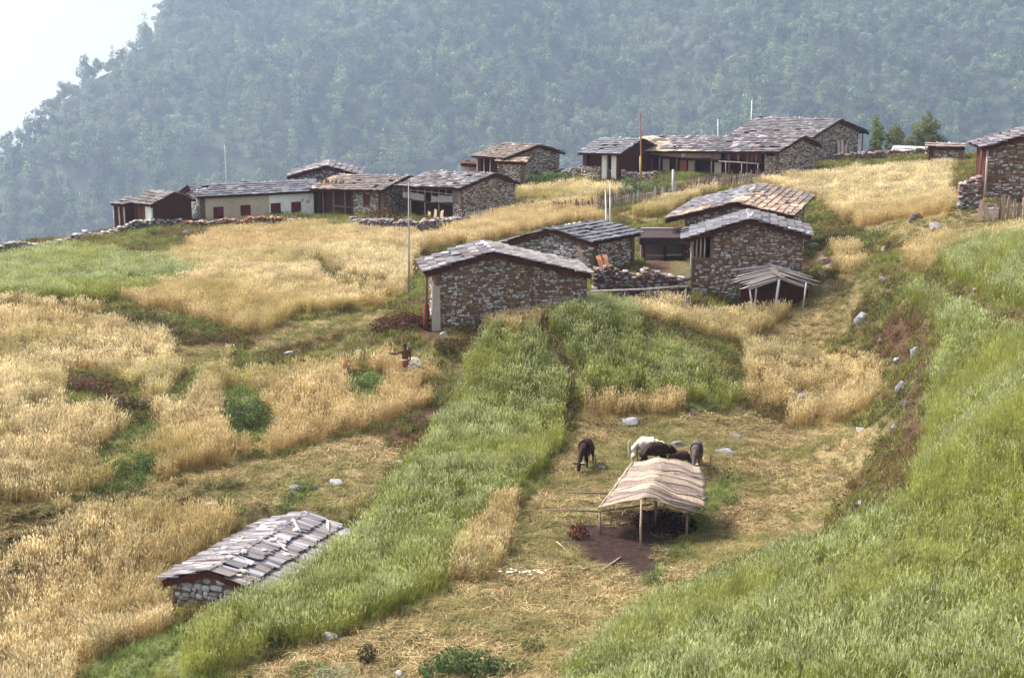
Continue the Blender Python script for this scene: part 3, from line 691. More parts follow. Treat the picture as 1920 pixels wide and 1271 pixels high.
def stones_on(parent, O, ux, uz, nrm, poly, size, cols, seed, limit=300, joined=False, holes=(), proud=.05, depth=.16):
    """rubble stones over a wall polygon; 2D coordinates (along ux, along uz) from O; returns nothing"""
    r = random.Random(seed); xs = [p[0] for p in poly]; zs = [p[1] for p in poly]
    items = []; z = min(zs); row = 0
    while z < max(zs):
        h = size * r.uniform(.40, .66); x = min(xs) - r.random() * size * .5
        while x < max(xs):
            w = size * r.choice((.45, .6, .8, .95, 1.15, 1.5)) * r.uniform(.85, 1.15)
            cx_ = x + w / 2; cz_ = z + h / 2 + r.uniform(-.3, .3) * h + .06 * size * math.sin(cx_ * 2.1 + row)
            if inside(poly, cx_, cz_) and inside(poly, cx_ - w * .38, cz_) and inside(poly, cx_ + w * .38, cz_) and inside(poly, cx_, cz_ + h * .3) and not any(a < cx_ + w * .4 and cx_ - w * .4 < b and c < cz_ + h * .4 and cz_ - h * .4 < d for a, b, c, d in holes):
                if r.random() > .12: items.append((cx_, cz_, w * r.uniform(.8, 1.02), h * r.uniform(.7, 1.1), r.uniform(-.16, .16), r.choice(cols), r.randrange(14), r.uniform(0, .03)))
            x += w
        z += h * .95; row += 1
    if not joined:
        big = sorted(items, key=lambda i: -i[2] * i[3]); single = big[:limit]; items = big[limit:]
        for (cx_, cz_, w, h, t, c, v, pr) in single:
            o = bpy.data.objects.new('stone', STONE[v]); link(o, parent)
            a = ux * math.cos(t) + uz * math.sin(t); b = uz * math.cos(t) - ux * math.sin(t)
            o.matrix_local = frame(a, -nrm, b, O + ux * cx_ + uz * cz_ + nrm * (proud + pr - depth * .5), (w, depth, h)); setcol(o, c, r)
    if items:
        vs = []; fs = []; cs = []
        for (cx_, cz_, w, h, t, c, v, pr) in items:
            a = ux * math.cos(t) + uz * math.sin(t); b = uz * math.cos(t) - ux * math.sin(t); o_ = O + ux * cx_ + uz * cz_ + nrm * (proud + pr - depth * .5)
            k = len(vs); rv, rf = STONE_RAW[v]; bb = r.uniform(.82, 1.18)
            for p in rv: vs.append(o_ + a * (p[0] * w) - nrm * (p[1] * depth) + b * (p[2] * h)); cs.append([q * bb for q in c])
            fs += [tuple(i + k for i in q) for q in rf]
        so_ = obj('stonework', mesh_from('stonework', vs, fs, M['stone_attr'], False, cs), parent); so_['kind'] = 'stuff'
UP = Vector((0, 0, 1))
# shift the point order: nrm must be outward; -y side of the block is the bulged front
def beam(name, p, q, r, mat, parent, color=None, seg=6, r2=None):
    p = Vector(p); q = Vector(q); mid = (p + q) / 2 + Vector((random.uniform(-1, 1), random.uniform(-1, 1), random.uniform(-1, 1))) * (q - p).length * .012
    v, f = tube([p, mid, q], [r, ((r2 or r) + r) / 2, r2 or r], seg)
    o = obj(name, mesh_from(name, v, f, mat, True), parent)
    if color: o.color = (*color, 1)
    return o
class House:
    def __init__(s, name, label, D, v, ov=(.6, .35, .35, .35), cat='house', base=None, pad=.5):
        """v: X Z yaw L el er dl dr skew tilt of the roof; ov: left, right, near gable, far gable overhang"""
        X, Z, yaw, Lr, el, er, dl, dr, sk, ti = v
        s.r = Vector((-math.sin(yaw), math.cos(yaw), ti)); s.a = Vector((math.cos(yaw - sk), math.sin(yaw - sk), 0)); s.rh = Vector((s.r.x, s.r.y, 0)).normalized()
        s.NA = Vector((X, D, Z)); s.L = Lr; s.el, s.er, s.dl, s.dr = el, er, dl, dr; s.ov = ov
        s.org = Vector((X, D, H(X, D)))
        s.root = thing(name, label, cat, s.org)
        s.seed = int(abs(X * 131 + D * 17)); s.rnd = random.Random(s.seed)
        L0, R0, g0, g1 = ov; s.wl = -(el - L0); s.wr = er - R0; s.t0 = g0; s.t1 = Lr - g1
        s.base = min(H(*s.P(x, t, 0)[:2]) for x in (s.wl, s.wr) for t in (s.t0, s.t1)) if base is None else base
        FOOT.append([tuple(s.P(x, t, 0)[:2]) for x, t in ((s.wl - .2, s.t0 - .15), (s.wr + .2, s.t0 - .15), (s.wr + .2, s.t1 + .15), (s.wl - .2, s.t1 + .15))])
    def P(s, x, t, z):      # horizontal position in the house's frame, absolute height
        q = s.NA + s.a * x + s.r * t; return Vector((q.x, q.y, z))
    def roofz(s, x, t):
        zr = s.NA.z + s.r.z * t
        return zr - (s.dl * (-x) / s.el if x < 0 else s.dr * x / s.er)
    def loc(s, p): return Vector(p) - s.org
    def gz(s, x, t): q = s.P(x, t, 0); return H(q.x, q.y)
    # --- roof: deck with separate shingles, verge boards darkened as shade and weight stones
    def roof(s, side_cols=(None, None), expo=.5, wid=.5, mix=None, rocks=8, thick=.05, rough=1.):
        r = s.rnd; th = .10
        for side in (-1, 1):
            e = s.el if side < 0 else s.er; d = s.dl if side < 0 else s.dr; cols = side_cols[0 if side < 0 else 1] or SH_GREY
            z0 = s.NA.z; z1 = s.NA.z + s.r.z * s.L
            pts = [s.P(0, 0, z0), s.P(side * e, 0, z0 - d), s.P(side * e, s.L, z1 - d), s.P(0, s.L, z1)]
            uz = ((pts[0] - pts[1])).normalized(); ur = s.r.normalized(); n = ur.cross(uz); n = n if n.z > 0 else -n; n.normalize()
            pts2 = [s.loc(p - UP * (.03 + (.004 if side > 0 else 0))) for p in pts]
            deck = poly_slab('roof', pts2, n, th, M['wood'], s.root)
            rows = max(2, int(round((pts[0] - pts[1]).length / expo))); colsn = max(2, int(round(s.L / wid))); sl = (pts[0] - pts[1]).length
            cnt = 0
            for i in range(rows):
                v = (i + .5) / rows; x = 0.; off = r.random() * wid
                t = -.06 - off * .3
                while t < s.L:
                    w = wid * r.uniform(.72, 1.3); tc_ = min(t + w / 2, s.L - .05)
                    ln = sl / rows * r.uniform(1.25, 1.5)
                    c0 = pts[1] + (pts[0] - pts[1]) * v + s.r * tc_
                    if rough and r.random() < .03: t += w; continue
                    tilt = math.radians(5) + r.gauss(0, .018) * rough; yawj = r.gauss(0, .035) * rough; roll = r.gauss(0, .02) * rough
                    tilt += math.radians(3)
                    q = Matrix.Rotation(yawj, 3, n) @ Matrix.Rotation(roll, 3, uz) @ Matrix.Rotation(tilt * (1 if ur.cross(uz).z > 0 else -1) * -1, 3, ur)
                    a = q @ ur; b = q @ uz; nn = a.cross(b); nn = nn if nn.z > 0 else -nn
                    sag = .05 * math.sin(3.1 * tc_ / s.L + s.seed) + r.gauss(0, .008)
                    o = bpy.data.objects.new('shingle', SHINGLE[r.randrange(10)]); link(o, deck)
                    o.matrix_local = frame(a, b, nn, s.loc(c0) + n * (.035 + thick * .5 + .012 + max(0, sag) * .3), (w * .98, ln, thick * r.uniform(.7, 1.4)))
                    cc = r.choice(cols)
                    if mix and mix[0](side, tc_ / s.L, v, r): cc = r.choice(mix[1])
                    cc = (cc[0] * .7, cc[1] * .68, cc[2] * .71); setcol(o, cc, r, .28); cnt += 1; t += w
            # verge board, heightened and dark to stand in for gable overhang shade
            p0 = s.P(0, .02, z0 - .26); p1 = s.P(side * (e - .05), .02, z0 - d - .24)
            poly_slab('verge_shade_board', [s.loc(p0), s.loc(p1), s.loc(p1 + UP * .2), s.loc(p0 + UP * .22)], s.rh * -1, .05, M['wood'], s.root)
            for k in range(1, 4):    # purlins
                xx = side * e * k / 3.6; zz = s.NA.z - d * abs(xx) / e - .22
                beam('purlin', s.loc(s.P(xx, .05, zz)), s.loc(s.P(xx, s.L - .05, zz + s.r.z * s.L)), .07, M['wood'], s.root)
        beam('ridge_beam', s.loc(s.P(0, .05, s.NA.z - .2)), s.loc(s.P(0, s.L - .05, s.NA.z - .2 + s.r.z * s.L)), .09, M['wood'], s.root)
        for k in range(rocks):
            u = r.random(); 
            if u < .45: x, t = r.uniform(-.15, .15), r.random() * s.L
            elif u < .75: x, t = r.uniform(-s.el, s.er) * .95, r.uniform(.05, .3)
            else: x, t = r.uniform(-s.el, s.er) * .9, r.random() * s.L
            o = bpy.data.objects.new('weight_stone', BOULD[r.randrange(len(BOULD))]); link(o, s.root); sc = r.uniform(.06, .13)
            o.location = s.loc(s.P(x, t, s.roofz(x, t) + .1)); o.scale = (sc * 1.3, sc, sc * .7); o.rotation_euler = (0, 0, r.uniform(0, 6)); setcol(o, r.choice(SC_GREY), r, .3)
    def gable_poly(s, t, zb=None):
        zb = s.base - .3 if zb is None else zb
        zw = lambda x: s.roofz(x, t) - .15
        return [(s.wl, zb), (s.wr, zb), (s.wr, zw(s.wr)), (0, zw(0)), (s.wl, zw(s.wl))]
    def gable(s, near=True, kind='stone', size=.34, cols=SC_WARM, joined=False, th=.4, color=None, xl=None, holes=(), limit=300):
        t = s.t0 if near else s.t1; gp = s.gable_poly(t)
        if xl is not None:
            gp = [(xl, gp[0][1]), gp[1], gp[2], gp[3], (xl, s.roofz(xl, t) - .15)]
        pts = [s.loc(s.P(x, t, z)) for x, z in gp]; n = s.rh.copy(); n = UP.cross(s.a).normalized(); n = n if (n.dot(s.rh) < 0) == near else -n
        w = poly_slab('wall', pts, n, th, M['mud'] if kind == 'stone' else (M['plaster'] if kind == 'plaster' else M['wood']), s.root, color)
        if kind == 'stone':
            O = s.loc(s.P(0, t, 0)); visb = [(x, max(z, s.gz(x, t) - .25) if i < 2 else z) for i, (x, z) in enumerate(gp)]
            stones_on(w, O, s.a, UP, n, visb, size, cols, s.seed + (1 if near else 2), joined=joined, holes=holes, limit=limit)
        return w
    def side(s, sgn, kind='stone', size=.34, cols=SC_WARM, joined=True, th=.35, color=None, t0=None, t1=None, holes=(), inset=0, z1=None, limit=300):
        x = (s.wl + inset) if sgn < 0 else (s.wr - inset); a0 = (s.t0 + .42) if t0 is None else t0; a1 = (s.t1 - .42) if t1 is None else t1
        zt = lambda t: s.roofz(x, t) - .15
        za = zt(a0) if z1 is None else z1; zb_ = zt(a1) if z1 is None else z1
        gp = [(a0, s.base - .3), (a1, s.base - .3), (a1, zb_), (a0, za)]
        pts = [s.loc(s.P(x, t, z)) for t, z in gp]; n = (s.rh.cross(UP)).normalized(); n = n if n.dot(s.a) * sgn > 0 else -n
        w = poly_slab('wall', pts, n, th, {'stone': M['mud'], 'plaster': M['plaster'], 'wood': M['wood']}[kind], s.root, color)
        if kind == 'stone':
            O = s.loc(s.P(x, 0, 0)); k = 1 / s.rh.dot(s.r) if s.rh.dot(s.r) else 1
            vis_ = [(t, max(z, s.gz(x, t) - .25) if i < 2 else z) for i, (t, z) in enumerate(gp)]
            stones_on(w, O, s.rh, UP, n, vis_, size, cols, s.seed + 5 + sgn, joined=joined, holes=holes, limit=limit)
        return w, n
    def planks(s, sgn, ta, tb, za, zb, inset, n=None, cols=((.10, .04, .028),), wid=.25, gap=.01, name='plank'):
        """vertical boards on a long side"""
        x = (s.wl + inset) if sgn < 0 else (s.wr - inset); k = max(1, int(abs(tb - ta) / wid)); nn = s.rh.cross(UP); nn = nn if nn.dot(s.a) * sgn > 0 else -nn
        for i in range(k):
            t = ta + (tb - ta) * (i + .5) / k; o = bpy.data.objects.new(name, PLANK[s.rnd.randrange(6)]); link(o, s.root)
            hh = (zb - za) * s.rnd.uniform(.95, 1.02)
            o.matrix_local = frame(s.rh, nn, UP, s.loc(s.P(x, t, (za + zb) / 2)) + nn * (.03 + s.rnd.uniform(0, .015)), (abs(tb - ta) / k - gap, .04, hh)); setcol(o, s.rnd.choice(cols), s.rnd, .3)
    def post(s, x, t, z0=None, z1=None, r=.08, color=None, name='post'):
        z0 = s.gz(x, t) - .2 if z0 is None else z0; z1 = s.roofz(x, t) - .2 if z1 is None else z1
        return beam(name, s.loc(s.P(x, t, z0)), s.loc(s.P(x, t, z1)), r, M['pole'], s.root, color or (.12, .06, .045), 7)
    def rail(s, x0, t0, z0, x1, t1, z1, r=.05, color=(.2, .15, .12), name='rail'):
        return beam(name, s.loc(s.P(x0, t0, z0)), s.loc(s.P(x1, t1, z1)), r, M['pole'], s.root, color, 6)
    def window(s, sgn, t, zc, w, h, n, color=(.13, .022, .018), x=None, inset=0):
        xx = s.wl if sgn < 0 else s.wr
        c = s.loc(s.P(xx, t, zc)) + n * .03
        root = bpy.data.objects.new('window', mesh_from('window', *boxv((0, 0, 0), (w + .14, .06, h + .14)), M['wood'])); link(root, s.root); root.matrix_local = frame(s.rh, -n, UP, c, (1, 1, 1))
        for k in (-1, 1):
            o = obj('shutter', mesh_from('shutter', *boxv((k * w * .25, -.045, 0), (w * .49, .05, h)), M['plank']), root); o.color = (*color, 1)
        return root
def boxv(c, d):
    x, y, z = c; a, b, e = d[0] / 2, d[1] / 2, d[2] / 2
    return [(x + i * a, y + j * b, z + k * e) for k in (-1, 1) for j in (-1, 1) for i in (-1, 1)], [(0, 2, 3, 1), (4, 5, 7, 6), (0, 1, 5, 4), (2, 6, 7, 3), (0, 4, 6, 2), (1, 3, 7, 5)]
def boulder_mesh(seed, sub=2, rough=.35):
    bm = bmesh.new(); bmesh.ops.create_icosphere(bm, subdivisions=sub, radius=1)
    o = Vector((seed * 3.7, seed * 1.3, 0))
    for v in bm.verts:
        p = v.co.copy(); d = 1 + rough * (mnoise.noise(p * 1.1 + o)) + rough * .5 * mnoise.noise(p * 2.7 + o)
        q = p * d
        # chop with a few planes for a fractured look
        rr_ = random.Random(seed)
        for _ in range(7):
            n = Vector((rr_.gauss(0, 1), rr_.gauss(0, 1), rr_.gauss(0, 1))).normalized(); k = rr_.uniform(.6, .85)
            e = q.dot(n) - k
            if e > 0: q -= n * e * .92
        v.co = q
    me_ = bpy.data.meshes.new('boulder'); bm.to_mesh(me_); bm.free(); me_.materials.append(M['rock']); return me_
BOULD = [boulder_mesh(i, 2) for i in range(6)]
BOULDH = [boulder_mesh(i + 20, 3) for i in range(8)]

# ================================================================== houses
# front house: low gable of warm rubble facing the viewer
h = House('stone_house', 'long low stone house with wide rubble gable facing the viewer, nearest above the green wheat', 79, (-.95, -12.33, .15, 3.9, 3.45, 5.06, .95, 1.25, .0, -.01), (.62, .2, .35, .3))
h.roof((None, [(0.26, 0.248, 0.236), (0.31, 0.285, 0.26), (0.211, 0.192, 0.186)]), .45, .48, rocks=30, thick=.06)
w = h.gable(True, 'stone', .25, SC_WARM, xl=h.wl)
h.gable(False, 'stone', .4, SC_WARM, joined=True); h.side(-1, 'stone', .4, SC_WARM, joined=True); h.side(1, 'stone', .4, SC_WARM, joined=True)
# pale corner pier, overhang post and a dark red board at the left side
O = h.loc(h.P(h.wl - .12, h.t0 - .12, 0)); pz0 = h.gz(h.wl, h.t0) - .4; pz1 = h.roofz(h.wl, h.t0) - .9
pier = poly_slab('corner_pier', [O + h.a * x + UP * z for x, z in ((-.12, pz0), (.32, pz0), (.3, pz1), (-.08, pz1))], Vector((h.a.y, -h.a.x, 0)), .3, M['plaster'], h.root, (.36, .32, .28))
h.post(-h.el + .15, .3, None, None, .06, (.10, .05, .04)); h.rail(-h.el + .1, .35, h.base + 1.6, h.wl, .4, h.base + 1.6)
db = h.post(-h.el + .12, .55, h.base - .2, h.base + 1.3, .16, (.16, .03, .02), 'door_board')
FRONT = h

# middle house
h = House('stone_house', 'tall stone house with brown and grey rubble gable beside the ruined plank shed', 90, (13.5, -12.16, -.13, 4.4, 3.82, 3.45, 1.23, .92, -.02, -.01), (.55, .45, .4, .3))
h.roof(([(0.161, 0.155, 0.174), (0.198, 0.192, 0.211), (0.124, 0.118, 0.13)], [(0.161, 0.149, 0.161), (0.211, 0.192, 0.198), (0.136, 0.124, 0.13)]), .5, .5, rocks=34, thick=.06)
xl = h.wl + 1.05
zl = h.base + 2.0
h.gable(True, 'stone', .26, SC_WARM, xl=xl); h.gable(False, 'stone', .4, joined=True)
# lower porch wall left of the gable and open timber gallery over it
gp = [(h.wl, h.base - .3), (xl - .01, h.base - .3), (xl - .01, zl), (h.wl, zl)]; n = Vector((h.a.y, -h.a.x, 0))
w = poly_slab('wall', [h.loc(h.P(x, h.t0, z)) for x, z in gp], n, .4, M['mud'], h.root)
stones_on(w, h.loc(h.P(0, h.t0, 0)), h.a, UP, n, gp, .36, SC_WARM, 77)
for i in range(4): h.post(h.wl + .06 + i * .22, h.t0 + .05, zl, None, .045, (.42, .40, .38), 'slat')
h.post(h.wl - .02, h.t0 - .08, None, None, .07, (.30, .27, .25)); poly_slab('back_wall', [h.loc(h.P(x, h.t0 + 1.2, z)) for x, z in ((h.wl, zl - 1), (xl, zl - 1), (xl, h.roofz(xl, 0) - .2), (h.wl, h.roofz(h.wl, 0) - .2))], n, .1, M['wood'], h.root)
h.side(-1, 'wood', inset=.4); h.side(1, 'stone', .36, SC_PALE)
MID = h

# house with tan shingles behind it
h = House('stone_house', 'stone house with many fresh tan shingles on its roof, behind the tall stone house', 99, (13.94, -12.33, -.32, 9.25, 4.47, 3.51, 1.22, .75, -.05, .02), (1.2, .55, .4, .4))
h.roof((None, [(0.223, 0.167, 0.124), (0.273, 0.205, 0.143), (0.174, 0.149, 0.143)]), .42, .6, mix=(lambda sd, u, v, r: (sd > 0 and u < .62 and r.random() < .85) or (sd < 0 and u < .25 and r.random() < .5), SH_TAN), rocks=34, thick=.06)
h.gable(True, 'stone', .36, SC_GREY); h.gable(False, 'stone', .4, joined=True); h.side(-1, 'stone', .36, SC_GREY); h.side(1, 'stone', .36, SC_PALE)
TAN = h

# cornerwise house left of the courtyard
h = House('stone_house', 'grey stone house seen cornerwise with orange boards leaning on its side, left of the courtyard', 94, (2.26, -13.26, -.62, 5.46, 3.83, 2.86, 1.24, .62, -.1, -.02), (.9, .25, .4, .35))
h.roof((None, [(0.149, 0.143, 0.155), (0.18, 0.174, 0.186), (0.124, 0.118, 0.124)]), .5, .55, rocks=22, thick=.06)
h.gable(True, 'stone', .33, SC_GREY); h.gable(False, 'stone', .4, joined=True); h.side(-1, 'stone', .4); w, n = h.side(1, 'stone', .33, SC_PALE, joined=False)
KIL = h

# slate shed in the foreground
h = House('stone_shed', 'low foreground shed of big grey stones under a long roof of weathered grey boards', 52, (-10.36, -19.10, -.40, 6.7, 2.0, 2.05, .66, .62, -.01, .01), (.25, .3, .3, .25), cat='shed')
SH_SHED = [(.30, .29, .30), (.38, .37, .38), (.22, .21, .22), (.44, .42, .40), (.27, .23, .21), (.15, .14, .14)]
h.roof((SH_SHED, SH_SHED), .72, .15, rocks=0, thick=.028, rough=1.3)
for k in range(16):
    r = h.rnd; x = r.uniform(-1.2, 1.5); t = r.random() * h.L; o = bpy.data.objects.new('weight_stone', BOULD[r.randrange(6)]); link(o, h.root); sc = r.uniform(.06, .15)
    o.location = h.loc(h.P(x, t, h.roofz(x, t) + .12)); o.scale = (sc * 1.5, sc, sc * .6); o.rotation_euler = (0, 0, r.uniform(0, 6)); o.color = (.50, .46, .37, 1)
for k in range(5):
    r = h.rnd; x = r.uniform(-.8, 1.3); t = r.random() * (h.L - .6) + .3; th_ = r.uniform(0, 3.1)
    o = bpy.data.objects.new('loose_board', PLANK[r.randrange(6)]); link(o, h.root); d = (h.rh * math.cos(th_) + h.a * math.sin(th_)); d.z = -(.32 * math.sin(th_) * (1 if x > 0 else -1)); d.normalize(); c_ = d.cross(UP).normalized()
    o.matrix_local = frame(c_, d.cross(c_), d, h.loc(h.P(x, t, h.roofz(x, t) + .15)), (.1, .03, r.uniform(.5, .95))); o.color = (.36, .34, .32, 1)
h.gable(True, 'stone', .42, [(.42, .42, .44), (.50, .50, .52), (.35, .34, .35), (.46, .44, .43), (.28, .24, .22)]); h.gable(False, 'stone', .4, SC_GREY, joined=True)
h.side(-1, 'stone', .36, SC_GREY, joined=False); h.side(1, 'stone', .36, SC_GREY)
SHED = h

# ---- left row on the crest
h = House('plank_hut', 'small dark plank hut with a shingle roof at the left end of the crest row', 130, (-27.6, -15.35, .83, 2.9, 2.31, 2.31, .85, .76, -.03, -.01), (.3, .3, .3, .2), cat='hut')
h.roof(([(0.124, 0.093, 0.0868), (0.161, 0.13, 0.124), (0.198, 0.174, 0.167)], None), .45, .45, rocks=6)
h.gable(True, 'wood'); h.gable(False, 'wood'); h.side(-1, 'wood'); h.side(1, 'wood')
h.planks(-1, h.t0, h.t1, h.base - .1, h.roofz(h.wl, 0) - .15, 0, wid=.22)
A1 = h
o = poly_slab('plastered_pier', [h.loc(h.P(h.wl - .1, t, z)) for t, z in ((h.t0 - .1, h.base - .2), (h.t0 + .75, h.base - .2), (h.t0 + .75, h.roofz(h.wl, 0) - .2), (h.t0 - .1, h.roofz(h.wl, 0) - .2))], (h.a * -1), .15, M['plaster'], h.root, (.62, .60, .55))
h = House('lean_to', 'tiny dark lean-to with pale posts at the far left of the crest row', 131, (-30.6, -16.0, .95, 1.6, 1.7, .4, .35, .1, 0, 0), (.2, .1, .15, .15), cat='shed')
h.roof((None, None), .4, .45, rocks=2); h.gable(True, 'wood'); h.gable(False, 'wood'); h.side(-1, 'wood')
for t in (.15, .75, 1.4): h.post(-h.el + .12, t, None, None, .06, (.45, .40, .38))

h = House('whitewashed_house', 'long single-storey house half beige half whitewashed with four dark red shuttered windows', 133, (-26.86, -15.12, -1.06, 10.98, 3.15, 1.95, 1.07, .8, -.04, -.01), (.3, .4, .3, .2))
h.roof((None, [(0.149, 0.149, 0.174), (0.186, 0.186, 0.211), (0.124, 0.124, 0.143), (0.223, 0.223, 0.248)]), .36, .5, rocks=24)
h.gable(True, 'stone', .24, [(.50, .50, .52), (.42, .42, .44), (.36, .34, .33)], joined=True); h.gable(False, 'wood'); h.side(-1, 'stone', joined=True)
tm = h.t0 + .42 + (h.t1 - h.t0 - .84) * .58
w, n = h.side(1, 'plaster', color=(.56, .48, .35), t1=tm); w2, n = h.side(1, 'plaster', color=(.88, .86, .82), t0=tm + .004)
def t_at(hh, px, x, lo=None, hi=None):
    ts = np.linspace(hh.t0, hh.t1, 200); best = min(ts, key=lambda t: abs(project(*hh.P(x, t, hh.NA.z - 1.6))[0] - px)); return float(best)
for px in (409, 460, 517, 554.5): h.window(1, t_at(h, px, h.wr), h.base + 1.42, .72, .82, n)
A2 = h

h = House('gabled_house', 'low gabled house of purple-grey stone peeping over the crest row roofs', 140, (-16.25, -14.22, .04, 5., 3.46, 3.02, .95, .83, 0, 0), (.6, .6, .4, .3))
h.roof((None, None), .5, .6, rocks=24); h.gable(True, 'stone', .3, SC_GREY, joined=True); h.gable(False, 'wood'); h.side(-1, 'wood'); h.side(1, 'wood')
h = House('timber_house', 'dark timber fronted house with brown shingle roof between the whitewashed and the balcony house', 134, (-8.63, -14.44, .95, 7.91, 3.4, 3.2, .95, 1.06, .08, -.05), (.7, .4, .3, .2))
h.roof(([(0.186, 0.155, 0.136), (0.236, 0.186, 0.155), (0.149, 0.124, 0.118)], None), .4, .5, mix=(lambda sd, u, v, r: sd < 0 and u > .75 and r.random() < .45, SH_TAN), rocks=26)
h.gable(True, 'stone', .26, SC_WARM, joined=True); h.gable(False, 'wood'); h.side(1, 'wood')
w, n = h.side(-1, 'wood', inset=.5)
ta, tb = t_at(h, 710, h.wl), t_at(h, 662, h.wl)
lo, hi = min(ta, tb), max(ta, tb)
za = h.base - .2; zt = h.roofz(h.wl, 0) - .2
w = poly_slab('stone_front', [h.loc(h.P(h.wl, t, z)) for t, z in ((lo, za), (hi, za), (hi, zt), (lo, zt))], -h.a, .3, M['mud'], h.root)
nn = h.rh.cross(UP); nn = nn if nn.dot(h.a) < 0 else -nn
stones_on(w, h.loc(h.P(h.wl, 0, 0)), h.rh, UP, nn, [(lo, za), (hi, za), (hi, zt), (lo, zt)], .26, SC_PALE, 5, joined=True)
h.window(-1, (lo + hi) / 2 - .1, h.base + 1.7, .6, .8, nn, (.10, .03, .025))
h.planks(-1, hi + .1, h.t1, h.base, zt, .45, wid=.26)
for t in (hi + .9, hi + 2.2, hi + 3.4): h.post(h.wl, t, None, None, .07, (.22, .18, .16))
h.rail(h.wl, hi + .2, h.base + .95, h.wl, hi + 2.2, h.base + .95)
A3 = h

h = House('balcony_house', 'two-storey house with open timber balcony and speckled stone gable, right end of the left row', 130, (-1.36, -13.82, .88, 6.93, 3.9, 2.83, .93, .9, .14, -.04), (.6, .35, .3, .25))
h.roof((None, None), .42, .52, rocks=32)
h.gable(True, 'stone', .26, SC_PALE, joined=False); h.gable(False, 'wood'); h.side(1, 'wood')
h.side(-1, 'wood', inset=1.0)
zf = h.base + 1.45; zt = h.roofz(h.wl, 0) - .2
poly_slab('balcony_floor', [h.loc(h.P(x, t, zf)) for x, t in ((h.wl - .1, h.t0 + .9), (h.wl + 1.05, h.t0 + .9), (h.wl + 1.05, h.t1), (h.wl - .1, h.t1))], UP, .12, M['wood'], h.root)
nn = h.rh.cross(UP); nn = nn if nn.dot(h.a) < 0 else -nn
T = [h.t0 + .9 + (h.t1 - h.t0 - .9) * i / 7 for i in range(8)]
for i, t in enumerate(T):
    h.post(h.wl, t, None if i % 2 == 0 else zf, None, .06, (.34, .27, .24))
for i in range(7):
    if i in (3,): continue
    o = bpy.data.objects.new('railing_board', PLANK[i % 6]); link(o, h.root); o.matrix_local = frame(h.rh, nn, UP, h.loc(h.P(h.wl, (T[i] + T[i + 1]) / 2, zf + .28)) + nn * .1, (T[1] - T[0], .05, .5)); o.color = (.30, .27, .27, 1)
h.rail(h.wl - .05, T[0], zf + .75, h.wl - .05, T[-1], zf + .75, .04, (.45, .38, .33))
h.planks(-1, h.t0 + .05, h.t0 + .85, zf + .1, zt, 0, cols=((.30, .25, .22), (.24, .18, .16)), wid=.27)
w = poly_slab('stone_front', [h.loc(h.P(h.wl, t, z)) for t, z in ((h.t0 + .01, h.base - .3), (h.t0 + .9, h.base - .3), (h.t0 + .9, zf), (h.t0 + .01, zf))], -nn * -1, .3, M['mud'], h.root)
stones_on(w, h.loc(h.P(h.wl, 0, 0)), h.rh, UP, nn, [(h.t0 + .05, h.base - .3), (h.t0 + .9, h.base - .3), (h.t0 + .9, zf), (h.t0 + .05, zf)], .24, SC_PALE, 9, joined=True)
for i, t in enumerate((T[1] + .2, T[2] + .1, T[3])):
    o = bpy.data.objects.new('leaning_board', PLANK[i]); link(o, h.root); o.matrix_local = frame(h.rh, nn, (UP * .97 - nn * .2).normalized(), h.loc(h.P(h.wl, t, h.base + .35)) + nn * .35, (.3, .04, .8)); o.color = (.62, .48, .30, 1)
A4 = h

# ---- right row on the crest
h = House('stone_house', 'small stone gabled house with a porch, standing alone in the middle of the crest', 150, (2.51, -13.27, .68, 4.99, 3.94, 3.14, 1.06, .85, .08, -.03), (.6, .5, .35, .3))
h.roof(([(0.211, 0.161, 0.124), (0.26, 0.198, 0.149), (0.174, 0.143, 0.13)], None), .42, .5, rocks=26)
h.gable(True, 'stone', .28, SC_PALE + [(.6, .6, .6)], joined=False); h.gable(False, 'wood'); h.side(1, 'wood'); h.side(-1, 'wood', inset=.8)
for t in (h.t1, h.t1 - 1., h.t1 - 2.): h.post(h.wl - .1, t, None, None, .06, (.42, .33, .30))
h.rail(h.wl - .1, h.t1 - 2, h.base + 1.0, h.wl - .1, h.t1, h.base + 1.0, .05, (.5, .4, .36))
q = unproj(968, 302, 148)
h2 = House('stone_lean_to', 'low stone lean-to with a reddish shingle roof in front of the lone crest house', 148, (q.x + 1.2, q.z + .25, 1.25, 2.9, .95, .5, .32, .12, 0, 0), (.2, .1, .1, .1), cat='shed')
h2.roof((SH_TAN, SH_TAN), .35, .3, rocks=3); h2.gable(True, 'stone', .22, SC_PALE, joined=True); h2.gable(False, 'stone', .22, SC_PALE, joined=True); h2.side(-1, 'stone', .22, SC_PALE, joined=True)
q = unproj(885, 306, 153)
h2 = House('open_porch', 'small open timber porch with a red-brown roof left of the lone crest house', 153, (q.x + .9, q.z + .15, 1.2, 1.9, .7, .5, .25, .15, 0, 0), (.1, .1, .1, .1), cat='porch')
h2.roof(([(0.124, 0.0496, 0.0372)], [(0.124, 0.0496, 0.0372)]), .35, .35, rocks=0); [h2.post(-.6, t, None, None, .05, (0.248, 0.186, 0.167)) for t in (.1, .9, 1.8)]
poly_slab('wall', [h2.loc(h2.P(-.1, t, z)) for t, z in ((.1, h2.base - .2), (1.8, h2.base - .2), (1.8, h2.NA.z - .2), (.1, h2.NA.z - .2))], h2.a, .12, M['plaster'], h2.root, (.45, .38, .34))

